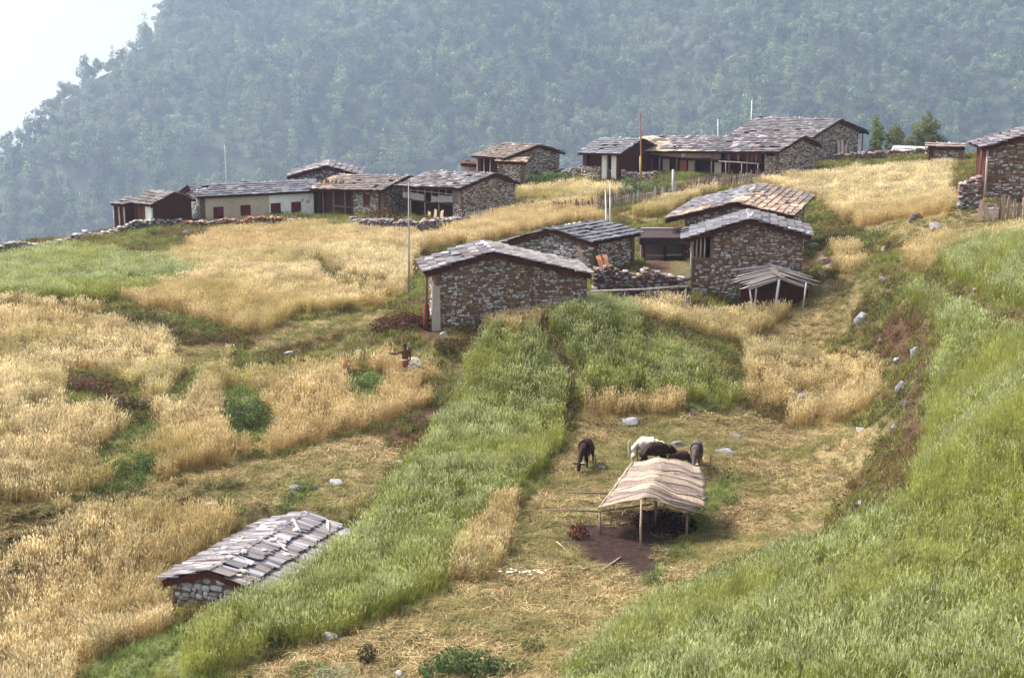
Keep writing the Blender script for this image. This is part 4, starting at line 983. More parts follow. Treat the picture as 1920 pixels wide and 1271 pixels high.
h = House('stone_cottage', 'low cottage with dark open front and two whitewashed piers, left end of the right row', 147, (11.91, -12.46, 1.0, 4.3, 3.6, 3.6, 1.15, 1.25, .12, -.03), (.5, .4, .3, .2))
h.roof(([(0.186, 0.186, 0.205), (0.223, 0.223, 0.242), (0.155, 0.149, 0.161)], None), .4, .5, rocks=14)
h.gable(True, 'wood'); h.gable(False, 'wood'); h.side(1, 'wood'); w, n = h.side(-1, 'wood', inset=.5)
zt = h.roofz(h.wl, 0) - .2
for tt, ww in ((h.t0 + .3, .5), (h.t0 + 1.3, .5)):
    poly_slab('whitewashed_pier', [h.loc(h.P(h.wl, t, z)) for t, z in ((tt, h.base - .2), (tt + ww, h.base - .2), (tt + ww, zt), (tt, zt))], n, .3, M['plaster'], h.root, (.62, .60, .54))
w = poly_slab('low_wall', [h.loc(h.P(h.wl, t, z)) for t, z in ((h.t0 + 1.9, h.base - .2), (h.t1, h.base - .2), (h.t1, h.base + 1.1), (h.t0 + 1.9, h.base + 1.1))], n, .3, M['mud'], h.root)
stones_on(w, h.loc(h.P(h.wl, 0, 0)), h.rh, UP, n, [(h.t0 + 1.9, h.base - .2), (h.t1, h.base - .2), (h.t1, h.base + 1.1), (h.t0 + 1.9, h.base + 1.1)], .26, SC_PALE, 4, joined=True)

h = House('long_farmhouse', 'long two-storey farmhouse with new yellow shingles at one end and a timber balcony', 143, (25.95, -11.89, .95, 16.2, 4.0, 2.99, 1.15, .94, .15, -.05), (.7, .4, .35, .3))
h.roof((None, None), .45, .55, mix=(lambda sd, u, v, r: sd < 0 and (u > .76 + (.1 if v > .7 else 0) or (v < .1 and u > .5)) and r.random() < .93, SH_NEW), rocks=40)
h.gable(True, 'stone', .28, SC_PALE, joined=False); h.gable(False, 'wood'); h.side(1, 'wood'); h.side(-1, 'wood', inset=1.0)
zf = h.base + 1.7; zt = h.roofz(h.wl, 8) - .2
nn = h.rh.cross(UP); nn = nn if nn.dot(h.a) < 0 else -nn
poly_slab('balcony_floor', [h.loc(h.P(x, t, zf)) for x, t in ((h.wl - .15, h.t0 + 1.2), (h.wl + 1.05, h.t0 + 1.2), (h.wl + 1.05, h.t1), (h.wl - .15, h.t1))], UP, .14, M['wood'], h.root)
n_p = 16; T = [h.t0 + 1.2 + (h.t1 - h.t0 - 1.2) * i / n_p for i in range(n_p + 1)]
for i, t in enumerate(T): h.post(h.wl, t, None if i % 2 == 0 else zf, None, .07, (.26, .19, .17) if i % 3 else (.4, .33, .3))
h.planks(-1, h.t0 + 1.6, h.t0 + 5.2, zf + .1, h.roofz(h.wl, 3) - .25, .04, cols=((.12, .035, .025), (.17, .06, .04), (.09, .03, .02)), wid=.2)
for i in range(5, n_p):
    o = bpy.data.objects.new('railing_board', PLANK[i % 6]); link(o, h.root); o.matrix_local = frame(h.rh, nn, UP, h.loc(h.P(h.wl, (T[i] + T[i + 1]) / 2, zf + .3)) + nn * .12, (T[1] - T[0], .05, .5)); setcol(o, (.32, .22, .17), h.rnd, .4)
o = bpy.data.objects.new('pale_board', PLANK[2]); link(o, h.root); o.matrix_local = frame(h.rh, nn, UP, h.loc(h.P(h.wl, t_at(h, 1283, h.wl), zf + .5)) + nn * .22, (.42, .04, .75)); o.color = (.66, .66, .68, 1)
w = poly_slab('stone_front', [h.loc(h.P(h.wl, t, z)) for t, z in ((h.t0 + .01, h.base - .3), (h.t0 + 1.2, h.base - .3), (h.t0 + 1.2, zt), (h.t0 + .01, zt))], nn, .3, M['mud'], h.root)
stones_on(w, h.loc(h.P(h.wl, 0, 0)), h.rh, UP, nn, [(h.t0 + .05, h.base - .3), (h.t0 + 1.2, h.base - .3), (h.t0 + 1.2, zt), (h.t0 + .05, zt)], .26, SC_PALE, 19, joined=True)
for i, cc in ((5, (.46, .38, .30)), (8, (.34, .24, .18)), (9, (.30, .10, .06)), (11, (.42, .34, .28)), (13, (.28, .10, .07)), (14, (.38, .3, .25))):
    poly_slab('infill_panel', [h.loc(h.P(h.wl + .3, t, z)) for t, z in ((T[i] + .1, h.base - .2), (T[i + 1] - .1, h.base - .2), (T[i + 1] - .1, zf - .3), (T[i] + .1, zf - .3))], nn, .06, M['plaster'], h.root, cc)
for i in (6, 9, 10, 12, 15): 
    poly_slab('wall_panel', [h.loc(h.P(h.wl + .7, t, z)) for t, z in ((T[i] + .05, zf + .05), (T[min(i + 1, 16)] - .05, zf + .05), (T[min(i + 1, 16)] - .05, zt - .1), (T[i] + .05, zt - .1))], nn, .06, M['plaster'], h.root, (.30, .22, .17))
h.rail(h.wl - .5, h.t0 + 1.5, zf - .1, h.wl - .5, h.t0 + 5.5, zf - .1, .06, (.4, .36, .34))
for t in (h.t0 + 1.6, h.t0 + 3.2, h.t0 + 4.8): h.post(h.wl - .5, t, None, zf - .05, .05, (.42, .36, .33))
B2 = h

h = House('stone_house', 'highest house on the crest with a broad grey shingle roof and pale stone gable', 152, (31.0, -11.05, .95, 8.4, 4.7, 5.07, 1.45, 1.5, .16, -.02), (.5, 1.3, .35, .3))
h.roof(([(0.186, 0.174, 0.174), (0.223, 0.211, 0.211), (0.155, 0.143, 0.143)], None), .42, .6, rocks=22)
h.gable(True, 'stone', .28, SC_PALE, joined=False); h.gable(False, 'wood'); h.side(1, 'stone', joined=True); h.side(-1, 'wood')
for t in (.5, 2.5): h.post(h.er - .25, t, None, None, .06, (.16, .05, .04))
h.rail(h.wr, .5, h.base + 1.2, h.er - .25, .5, h.base + 1.2, .05, (.16, .05, .04)); h.rail(h.wr, .5, h.base + .3, h.er - .25, .5, h.base + .3, .05, (.16, .05, .04))
for i, x in enumerate((.1, .7, 1.3)):
    o = bpy.data.objects.new('leaning_board', PLANK[i]); link(o, h.root); n_ = Vector((h.a.y, -h.a.x, 0)); o.matrix_local = frame(h.a, n_, (UP * .98 + h.a * .1 * (i - 1) - n_ * .12).normalized(), h.loc(h.P(x, h.t0, h.gz(x, h.t0) + .75)) + n_ * .28, (.42, .05, 1.7)); o.color = ((.62, .42, .34), (.66, .55, .50), (.58, .42, .36))[i] + (1,)
B3 = h

# ---- house at the right edge
h = House('stone_house', 'stone house cut by the right edge with a ragged roof sloping down to the left', 98, (34.2, -7.35, -.12, 5.0, 5.37, 5.37, 1.56, 1.7, .03, -.02), (.5, .5, .4, .3))
h.roof((None, None), .5, .55, rocks=30, thick=.06); h.gable(True, 'stone', .36, SC_WARM + [(0.186, 0.124, 0.124)]); h.gable(False, 'wood'); h.side(-1, 'wood'); h.side(1, 'stone')
h.post(-h.el + .1, .3, None, None, .07, (.14, .06, .05)); h.post(-h.el + .45, .35, None, None, .07, (.5, .42, .36))
RH_ = h
# ------------------------------------------------------------------ ruined plank shed against the middle house
def place_board(parent, org, p, q, w, col, th=.04, name='plank', r=random):
    p = Vector(p); q = Vector(q); d = (q - p); ln = d.length; d.normalize(); s_ = d.cross(UP).normalized(); n_ = s_.cross(d)
    o = bpy.data.objects.new(name, PLANK[r.randrange(6)]); link(o, parent)
    o.matrix_local = frame(s_, n_, d, (p + q) / 2 - org, (w, th, ln)); setcol(o, col, r, .25); return o
o0 = ground_at(1450, 560, 60, 110); D0 = min(o0.y, 88.7)
rs = thing('ruined_shed', 'collapsing little plank shed leaning on the tall stone house', 'shed', o0)
R = random.Random(4)
apf = unproj(1463, 521, D0 - .1); apb = unproj(1449, 499, D0 + .8); lf = unproj(1404, 541, D0 - .1); lb = unproj(1388, 507, D0 + 1.0); rf = unproj(1508, 537, D0 + .1); rb = unproj(1517, 521, D0 + .8)
for i in range(15):
    v = i / 14; place_board(rs, o0, lf.lerp(lb, v) + Vector((R.uniform(-.25, .1), 0, R.uniform(0, .08))), apf.lerp(apb, v) + Vector((R.uniform(-.05, .25), 0, .05 + R.uniform(0, .06))), .17, (.34, .30, .30), r=R)
for i in range(13):
    v = i / 12; place_board(rs, o0, apf.lerp(apb, v) + Vector((-.1, 0, .09)), rf.lerp(rb, v) + Vector((R.uniform(-.1, .35), 0, R.uniform(-.1, .1))), .16, (.52, .47, .42), r=R)
for (a, b, rad, c) in (((1406, 543), (1412, 565), .05, (.45, .42, .40)), ((1461, 524), (1453, 567), .075, (.50, .52, .52)), ((1418, 541), (1414, 566), .05, (.35, .32, .3)), ((1512, 530), (1506, 552), .05, (.45, .42, .4))):
    p = unproj(*a, D0 - .15); q = unproj(*b, D0 - .2); q.z = H(q.x, q.y) - .15; beam('post', p - o0, q - o0, rad, M['pole'], rs, c)
beam('lintel', lf - o0 - UP * .05, apf - o0 - UP * .05, .06, M['pole'], rs, (.40, .40, .40)); beam('lintel', apf - o0 - UP * .05, rf - o0 - UP * .05, .05, M['pole'], rs, (.35, .33, .32))
bk = [lb, apb, rb]; gz_ = H(apb.x, apb.y) - .3
for k, (p, q) in enumerate(((lf + (lb - lf) * .9, apb), (apb, rf + (rb - rf) * .9))):
    poly_slab('shade_panel', [v - o0 for v in (Vector((p.x, p.y, gz_)), Vector((q.x, q.y, gz_)), q - UP * .1, p - UP * .1)], Vector((0, -1, 0)), .06, M['dark'] if False else M['wood'], rs)  # dark panels added to stand for the shade inside the shed
FOOT.append([(lf.x, lf.y), (rf.x, rf.y), (rb.x, rb.y + .4), (lb.x, lb.y + .4)])

# ------------------------------------------------------------------ rubble walls
def rubble_wall(label, pixpts, height, thick=.5, size=.38, cols=SC_PALE, dmin=40, dmax=185, limit=200, name='stone_wall', joined=False):
    size *= .72; cols = [(c[0] * .8, c[1] * .8, c[2] * .8) for c in cols]
    P = [ground_at(px, py, dmin, dmax) if len(c) == 0 else unproj(px, py, c[0]) for px, py, *c in pixpts]
    for p in P: p.z = H(p.x, p.y)
    root = thing(name, label, 'wall', P[0]); r = random.Random(int(P[0].x * 7 + P[0].y)); V_ = []; Fc = []; left = limit; allv = []; allf = []; allc = []
    for a, b in zip(P[:-1], P[1:]):
        d = b - a; L_ = Vector((d.x, d.y, 0)).length; u = Vector((d.x, d.y, 0)).normalized(); n = Vector((u.y, -u.x, 0))
        if n.y > 0: n = -n
        k = max(1, int(L_ / 1.5))
        for i in range(k):
            p = a + d * (i / k); q = a + d * ((i + 1) / k); zp = H(p.x, p.y); zq = H(q.x, q.y)
            kk_ = len(V_)
            for (c, z) in ((p, zp), (q, zq)):
                for s_ in (-1, 1):
                    V_ += [Vector((c.x, c.y, z - .4)) + n * s_ * thick * .4, Vector((c.x, c.y, z + height * .93)) + n * s_ * thick * .36]
            Fc += [tuple(kk_ + j for j in f) for f in ((0, 4, 5, 1), (2, 3, 7, 6), (1, 5, 7, 3), (0, 1, 3, 2), (4, 6, 7, 5))]
        x = 0
        while x < L_:
            w = size * r.uniform(.6, 1.4); p = a + d * ((x + w / 2) / L_); zg = H(p.x, p.y); z = -.15; hh = height * r.uniform(.88, 1.12)
            while z < hh:
                hs = size * r.uniform(.35, .75); top = z + hs >= hh
                for s_ in ((1,) if not top else (1, 0)):
                    o_ = Vector((p.x, p.y, zg + z + hs / 2)) + n * (thick * .42 * s_ + r.uniform(-.03, .04)) + u * r.uniform(-.1, .1) + UP * r.uniform(-.05, .05)
                    t = r.uniform(-.35, .35); A = (u * math.cos(t) + UP * math.sin(t)); Bz = (UP * math.cos(t) - u * math.sin(t)); dep = thick * (.5 if s_ else .8); c = r.choice(cols); vv = r.randrange(14)
                    if left > 0 and not joined:
                        o = bpy.data.objects.new('stone', STONE[vv]); link(o, root); o.matrix_local = frame(A, -n, Bz, o_ - P[0], (w * .98, dep, hs)); setcol(o, c, r, .2); left -= 1
                    else:
                        k0 = len(allv); rv, rf_ = STONE_RAW[vv]; bb = r.uniform(.8, 1.2)
                        for q in rv: allv.append(o_ - P[0] + A * (q[0] * w) - n * (q[1] * dep) + Bz * (q[2] * hs)); allc.append([e * bb for e in c])
                        allf += [tuple(i + k0 for i in q) for q in rf_]
                z += hs
            x += w
    obj('wall_core', mesh_from('wall_core', [v - P[0] for v in V_], Fc, M['mud']), root)
    if allv: obj('stonework', mesh_from('stonework', allv, allf, M['stone_attr'], False, allc), root)['kind'] = 'stuff'
    return root
rubble_wall('grey dry stone wall running down the skyline at the far left', [(-120, 492, 121), (0, 474, 122), (100, 460, 125), (215, 430, 128), (335, 424, 129)], .5, .7, .36, [(.24, .20, .18), (.32, .30, .29), (.18, .14, .12), (.42, .41, .41)], joined=True)
rubble_wall('low reddish rubble terrace wall under the whitewashed house', [(340, 424, 128), (440, 420, 127), (500, 420, 127.5), (590, 415, 128)], .5, .7, .35, [(.30, .12, .08), (.24, .10, .07), (.36, .30, .26), (.2, .1, .07)], joined=True)
rubble_wall('purple-grey rubble terrace wall below the balcony house', [(662, 428, 122), (700, 434, 121), (760, 438, 120.5), (860, 436, 121)], 1.0, .9, .35, [(.26, .22, .22), (.34, .30, .30), (.22, .14, .13), (.30, .26, .22)])
rubble_wall('low stone wall between the lone crest house and the cottage', [(1050, 322, 150), (1140, 330, 146), (1230, 336, 143)], .7, .5, .35, SC_WARM, joined=True)
rubble_wall('long low dark stone wall along the top of the big pale wheat field', [(1545, 309, 149), (1640, 305, 150), (1720, 302, 151), (1785, 296, 152)], .6, .5, .38, [(.26, .18, .16), (.34, .28, .26), (.2, .12, .1)], joined=False)
rubble_wall('dark retaining wall of the courtyard between the two front stone houses', [(1112, 548, 88), (1200, 548, 88), (1288, 552, 88.5)], 1.45, .6, .36, [(.17, .10, .09), (.22, .17, .17), (.12, .07, .06), (.34, .31, .31)])
rubble_wall('ragged stone wall with leaning slabs at the left corner of the right edge house', [(1796, 372, 98), (1822, 368, 98), (1840, 366, 97.6)], 1.7, .7, .42, [(.24, .16, .15), (.32, .24, .24), (.40, .36, .36)])
rubble_wall('broken stone wall beside the white roofed hut on the crest', [(1735, 298, 149), (1765, 292, 149), (1800, 290, 146)], 1.0, .5, .4, SC_WARM)

# courtyard shelter behind the retaining wall
c0 = unproj(1205, 496, 99); c1 = unproj(1284, 496, 99); zr = unproj(1240, 446, 99).z; org = Vector((c0.x, c0.y, H(c0.x, c0.y)))
cs = thing('courtyard_shed', 'dark thatched cattle shed at the back of the courtyard', 'shed', org)
W_ = c1.x - c0.x
thv, thf = boxv((W_ / 2, .9, 0), (W_ + .5, 2.3, .45)); th = obj('thatched_roof', mesh_from('thatched_roof', thv, thf, surf_mat('dark_thatch', (.055, .035, .04), var=.5, scale=6, bump=.8)), cs, (0, 0, zr - org.z - .15))
th.rotation_euler = (.1, 0, 0)
obj('back_wall', mesh_from('back_wall', *boxv((W_ / 2, 1.8, 0), (W_, .25, 3.2)), M['plaster']), cs, (0, 0, .3)).color = (.30, .25, .25, 1)
for x in (.05, W_ * .52, W_ - .1): beam('post', (x, 0, -.4), (x, 0, zr - org.z - .2), .11, M['wood'], cs)
beam('rail', (0, 0, .4), (W_, 0, .45), .05, M['pole'], cs, (.3, .24, .22))
org2 = Vector((c0.x + .4, c0.y + .5, H(c0.x + .4, c0.y + .5)))
FOOT.append([(c0.x, c0.y - 8), (c1.x, c0.y - 8), (c1.x, c0.y + 2), (c0.x, c0.y + 2)])
# boards leaning on the cornerwise house, each on its own
def single_board(name, label, a, b, D, w, col, cat='board', th=.05):
    p = unproj(*a, D); q = unproj(*b, D - .25); o = bpy.data.objects.new(name, PLANK[1]); link(o); d = (p - q); ln = d.length; d.normalize(); s_ = d.cross(Vector((0, 1, 0))).normalized(); n_ = s_.cross(d)
    o.matrix_local = frame(s_, n_, d, (p + q) / 2, (w, th, ln)); o.color = (*col, 1); return meta(o, label, cat)
single_board('leaning_board', 'orange board leaning on the cornerwise stone house, the one on the left', (1123, 484), (1133, 513), 91.2, .28, (.62, .26, .12))
single_board('leaning_board', 'orange board leaning on the cornerwise stone house, the one on the right', (1135, 482), (1141, 512), 91.2, .26, (.60, .27, .14))
single_board('leaning_board', 'long grey-brown board leaning at the corner between the two front houses', (1086, 470), (1101, 512), 90.8, .25, (.34, .24, .18))

# white roofed hut and sheds near the right end of the crest
q = unproj(1712, 285, 153)
h = House('tin_roofed_hut', 'tiny hut with a bright white sheet roof at the right end of the crest', 153, (q.x + 1.6, q.z + .45, 1.25, 3.4, 1.4, .8, .45, .3, 0, 0), (.2, .1, .1, .1), cat='hut')
for nm, cc in (('a', 0),): h.roof(([(.80, .82, .85)], [(.80, .82, .85)]), 1.2, .55, rocks=0, rough=.2, thick=.03)
h.gable(True, 'wood'); h.side(-1, 'wood')
q = unproj(1785, 268, 143)
h = House('low_shed', 'long low shed with a rough brown shingle roof behind the right edge house', 143, (q.x + 1.2, q.z - .1, 1.3, 3.2, .9, .6, .25, .2, 0, 0), (.2, .1, .1, .1), cat='shed')
h.roof(([(.28, .20, .18), (.34, .26, .24)], None), .45, .5, rocks=8); h.gable(True, 'stone', .3, SC_WARM, joined=True); h.side(-1, 'stone', .3, SC_WARM, joined=True); h.gable(False, 'wood')

# ------------------------------------------------------------------ fences
def fence(label, pix, step, hgt, cols, rail=True, name='picket_fence', wid=.13, seed=1, tilt=.08):
    r = random.Random(seed); P = []
    for px, py, D in pix: p = unproj(px, py, D); p.z = H(p.x, p.y); P.append(p)
    root = thing(name, label, 'fence', P[0])
    for a, b in zip(P[:-1], P[1:]):
        d = b - a; L_ = d.length; u = Vector((d.x, d.y, 0)).normalized(); n = Vector((u.y, -u.x, 0)); k = int(L_ / step)
        for i in range(k):
            p = a + d * ((i + r.uniform(.2, .8)) / k); z = H(p.x, p.y); hh = hgt * r.uniform(.7, 1.2); t = r.gauss(0, tilt)
            A = u * math.cos(t) - UP * math.sin(t); Bz = UP * math.cos(t) + u * math.sin(t)
            o = bpy.data.objects.new('picket', PLANK[r.randrange(6)]); link(o, root); o.matrix_local = frame(A, n, Bz, Vector((p.x, p.y, z + hh / 2 - .15)) - P[0], (wid * r.uniform(.6, 1.4), .05, hh + .3)); setcol(o, r.choice(cols), r, .3)
        if rail:
            pa = Vector((a.x, a.y, H(a.x, a.y) + hgt * .62)) - P[0]; pb = Vector((b.x, b.y, H(b.x, b.y) + hgt * .66)) - P[0]
            beam('rail', pa - n * .08, pb - n * .08, .045, M['pole'], root, (.32, .24, .2))
FC = [(.26, .20, .19), (.34, .28, .27), (.42, .38, .36), (.20, .12, .11)]
fence('dark uneven picket fence from the balcony house to the pair of white poles', [(972, 393, 128), (1050, 392, 127.5), (1120, 390, 127)], .26, .85, [(.18, .09, .08), (.26, .17, .15), (.30, .22, .20)], seed=2)
fence('weathered picket fence climbing along the top edge of the big pale wheat field', [(1120, 390, 127), (1185, 386, 130), (1290, 362, 135), (1345, 350, 138), (1440, 338, 139)], .27, .95, FC, seed=3)
fence('pale picket fence in front of the speckled stone gable', [(858, 432, 121.5), (900, 420, 124), (945, 408, 126.5)], .28, 1.0, [(.40, .36, .33), (.48, .44, .40), (.3, .25, .22)], seed=4, rail=False)
fence('fence of upright split boards under a long pole, before the right edge house', [(1832, 372, 95.5), (1870, 368, 95), (1925, 360, 95.5), (2000, 350, 96)], .3, 1.15, [(.34, .25, .20), (.26, .17, .14), (.42, .34, .28), (.18, .11, .09)], seed=5, wid=.22, tilt=.12)
p = unproj(1108, 546, 84.5); q = unproj(1290, 536, 85.5)
o = beam('long_pole', (0, 0, 0), q - p, .05, M['pole'], None, (.42, .38, .36)); o.location = p + UP * .0; meta(o, 'long thin horizontal pole along the grass below the courtyard wall', 'pole')
for t in (.02, .35, .7, .98):
    c = p.lerp(q, t); c2 = Vector((c.x, c.y, H(c.x, c.y) - .1)); 
    beam('support', c2 - p, c - p, .035, M['pole'], o, (.3, .24, .2))
# ------------------------------------------------------------------ poles
def pole(name, label, top, bot, D, r, col, r2=None, cat='pole'):
    p = unproj(*top, D); q = unproj(*bot, D); zg = H(q.x, q.y) - .2; q.z = min(q.z, zg) if q.z < zg + 3 else zg
    o = beam(name, (0, 0, 0), p - q, r, M['pole'], None, col, 6, r2 or r * .6); o.location = q; return meta(o, label, cat)
pole('flag_pole', 'tall slender grey pole standing alone in the wheat left of the front house', (766, 342), (766, 566), 86, .06, (.34, .32, .33), .025)
pole('flag_pole', 'thick pale pole, left one of the close pair behind the cornerwise house', (1135, 356), (1141, 425), 108, .13, (.72, .68, .60), .03)
pole('flag_pole', 'slimmer bluish white pole, right one of the close pair behind the cornerwise house', (1144, 344), (1147, 425), 110, .09, (.58, .58, .62), .035)
pole('flag_pole', 'thin pale pole rising behind the whitewashed house', (421, 272), (426, 352), 140, .07, (.50, .52, .50), .03)
pole('flag_pole', 'short white pole between the two big roofs of the right row', (1346, 224), (1348, 262), 150, .06, (.66, .66, .64), .04)
pole('flag_pole', 'tall white pole left of the highest house roof', (1410, 188), (1408, 245), 158, .06, (.66, .66, .66), .05)
fp = pole('prayer_pole', 'brown pole with a spiky top and yellow cloth round its foot, before the long farmhouse', (1200, 212), (1202, 340), 139, .10, (.26, .12, .08), .05)
b_ = fp.location; zt_ = (unproj(1200, 212, 139) - b_)
sl = beam('yellow_cloth', (0, 0, 1.0), zt_ * .46, .13, M['cloth'], fp, (.42, .30, .08), 7, .10)
for i in range(12):
    a = i * 2.4; e = Vector((math.cos(a) * .3, math.sin(a) * .3, .2 * math.sin(i))); beam('sprig', zt_ * .97, zt_ * (.93 + .01 * (i % 6)) + e, .02, M['pole'], fp, (.34, .22, .10), 4)
pole('grey_post', 'stout grey post at the corner of the vegetable plot fence', (1262, 318), (1263, 365), 133, .11, (.45, .44, .46), .1, 'post')

# ------------------------------------------------------------------ mat roofed shelter in the mown field
B0 = ground_at(1202, 1022); Df = B0.y
sh = thing('mat_shelter', 'open herder shelter roofed with striped beige woven mats over bent poles', 'shelter', B0)
rf_ = unproj(1203, 938, Df + .1); ridge_z = rf_.z
def at_z(px, py, z):
    d = unproj(px, py, 1.0); return d * (z / d.z)
ridge = [at_z(1205, 931, ridge_z + .10), at_z(1222, 905, ridge_z + .12), at_z(1236, 882, ridge_z + .14), at_z(1248, 852, ridge_z + .1)]
lz = ridge_z - .55
left = [at_z(1120, 957, lz - .10), at_z(1143, 925, lz - .03), at_z(1163, 893, lz), at_z(1186, 868, lz + .2)]
right = [at_z(1300, 964, ridge_z - 1.0), at_z(1326, 948, ridge_z - .85), at_z(1322, 905, ridge_z - .62), at_z(1314, 876, ridge_z - .45)]
def lerp_list(L_, t):
    t = max(0, min(.9999, t)) * (len(L_) - 1); i = int(t); return L_[i].lerp(L_[i + 1], t - i)
def mat_point(u, t, lift=0):
    """u: -1 left eave .. 0 ridge .. 1 right eave; t front..back"""
    c = lerp_list(ridge, t); e = lerp_list(left if u < 0 else right, t); k = abs(u)
    p = c.lerp(e, k); p.z += -.22 * (k * (1 - k)) * (1 if u < 0 else 1.2) - .12 * math.exp(-(u / .16) ** 2) + lift + .035 * math.sin(t * 23 + u * 5) + .03 * math.sin(u * 9 + t * 4)
    return p
MATC = [(.27, .21, .17), (.18, .13, .11), (.40, .31, .23), (.20, .15, .125), (.33, .26, .20), (.27, .21, .17), (.22, .17, .14), (.32, .26, .20)]  # mat stripes, the darker ones standing in for shaded folds
nb = 8
for b in range(nb):
    t0 = b / nb - .012; t1 = (b + 1) / nb + .03; vs = []; fs = []; nu = 26; nv = 5
    for j in range(nv + 1):
        for i in range(nu + 1):
            u = -1 + 2 * i / nu; tt = t0 + (t1 - t0) * j / nv; w = .03 * math.sin(u * 6 + b) * (1 if abs(u) < .98 else 1)
            if u > .8 and b < 3: tt += .03 * math.sin(b * 3 + u * 20)
            if abs(u) > .99: u *= 1 + R.uniform(-.05, .02)
            if j == 0: tt += R.uniform(-.014, .006)
            vs.append(mat_point(u, tt + w * .6, .02 * (nb - b) % 3 * .5 + (.03 if j == 0 else .0)) - B0)
    for j in range(nv):
        for i in range(nu): k = j * (nu + 1) + i; fs.append((k, k + 1, k + nu + 2, k + nu + 1))
    o = obj('roof_mat', mesh_from('roof_mat', vs, fs, M['mat'], True), sh); o.color = (*MATC[b], 1)
    so_ = o.modifiers.new('thickness', 'SOLIDIFY'); so_.thickness = .02
beam('ridge_pole', mat_point(0, 0) - UP * .08 - B0 - Vector((0, .25, 0)), mat_point(0, 1) - UP * .08 - B0, .05, M['pole'], sh, (.30, .20, .15))
PC = (.20, .14, .11)
for (a, b, za, zb_) in (((1030, 956), (1122, 959), lz - .05, lz - .14), ((1066, 922), (1150, 926), lz, lz - .1), ((1120, 959), (1222, 945), lz - .14, lz - .1)):
    beam('side_pole', at_z(*a, za) - B0, at_z(*b, zb_) - B0, .035, M['pole'], sh, PC)
for u0, t, ex in ((.35, .16, .9), (.38, .42, .75), (.3, .72, .9), (.05, .02, .8)):
    a = mat_point(u0, t, .06); b = mat_point(1, t, .05); b2 = b + (b - a) * (.30 * ex) + Vector((.15, 0, .05)); beam('side_pole', a - B0, b2 - B0, .03, M['pole'], sh, (.42, .34, .30), 6, .02)
beam('edge_cord', left[0] - B0 + UP * .05, left[3] - B0 + UP * .05, .028, M['pole'], sh, (.45, .36, .27))
beam('post', (0, 0, -.3), rf_ - B0 + UP * .02, .042, M['pole'], sh, (.36, .29, .21))
for pt in (left[0] + Vector((.1, .1, 0)), left[3], mat_point(0, .97), right[3] + Vector((-.1, 0, 0)), right[0] + Vector((-.2, .2, 0)), mat_point(0, .55)):
    g_ = Vector((pt.x, pt.y, H(pt.x, pt.y) - .2)); beam('post', g_ - B0, pt - B0 - UP * .06, .045, M['pole'], sh, (.26, .18, .14))
for px, py in ((1065, 990),): pass
# things lying under and near the shelter
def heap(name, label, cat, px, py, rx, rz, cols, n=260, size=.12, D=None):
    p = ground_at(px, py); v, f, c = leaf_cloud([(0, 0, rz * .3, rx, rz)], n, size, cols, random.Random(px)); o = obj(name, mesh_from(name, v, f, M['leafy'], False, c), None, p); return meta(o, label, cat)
heap('leaf_heap', 'small dark red heap of dry leaves left of the shelter', 'heap', 1084, 1008, .42, .38, [(.08, .018, .013), (.11, .022, .015), (.05, .015, .012)])
heap('brush_shade_heap', 'dark brown brush heap, coloured dark to add shade under the mat roof', 'heap', 1238, 985, 1.5, .3, [(.03, .014, .012), (.045, .02, .015), (.02, .012, .01)], n=900, size=.14)  # brush heap put in dark to deepen the shade under the roof
for i, (a, b, lb) in enumerate((((1044, 1018), (1072, 1044), 'grey stick lying on the mown field left below the shelter, upper one'), ((1100, 1070), (1082, 1066), 'short pale stick lying below the shelter'), ((1164, 1048), (1114, 1082), 'long pale stick lying in the straw below the shelter'))):
    p = ground_at(*a); q = ground_at(*b); o = beam('stick', (0, 0, .05), q - p + UP * .05, .03, M['pole'], None, (.45, .38, .32), 5, .015); o.location = p; meta(o, lb, 'stick')
for px, py, lb in ((1115, 880, 'short dark stake behind the left brown cow'), (1331, 880, 'short dark stake right of the grey cow')):
    p = ground_at(px, py); o = beam('stake', (0, 0, -.2), (0.03, 0, .62), .03, M['pole'], None, (.2, .12, .08)); o.location = p; meta(o, lb, 'stake')

# ------------------------------------------------------------------ cattle and person: one skinned body each
def skin_mesh(name, verts, edges, radii, mat, root=0, sub=1, scale=1.):
    me_ = bpy.data.meshes.new(name + '_cage'); me_.from_pydata([tuple(v) for v in verts], edges, []); me_.update()
    o = bpy.data.objects.new(name + '_cage', me_); C.objects.link(o); sk = o.modifiers.new('skin', 'SKIN'); sk.use_smooth_shade = True
    lay = me_.skin_vertices[0] if me_.skin_vertices else None
    if lay is None:
        bm = bmesh.new(); bm.from_mesh(me_); bm.verts.layers.skin.verify(); bm.to_mesh(me_); bm.free(); lay = me_.skin_vertices[0]
    for i, d in enumerate(lay.data):
        rr_ = radii[i]; d.radius = rr_ if isinstance(rr_, tuple) else (rr_, rr_); d.use_root = (i == root)
    sb = o.modifiers.new('sub', 'SUBSURF'); sb.levels = sub; sb.render_levels = sub
    dg = bpy.context.evaluated_depsgraph_get(); out = bpy.data.meshes.new_from_object(o.evaluated_get(dg)); out.name = name
    bpy.data.objects.remove(o); out.materials.clear(); out.materials.append(mat)
    out.polygons.foreach_set('use_smooth', [True] * len(out.polygons)); return out
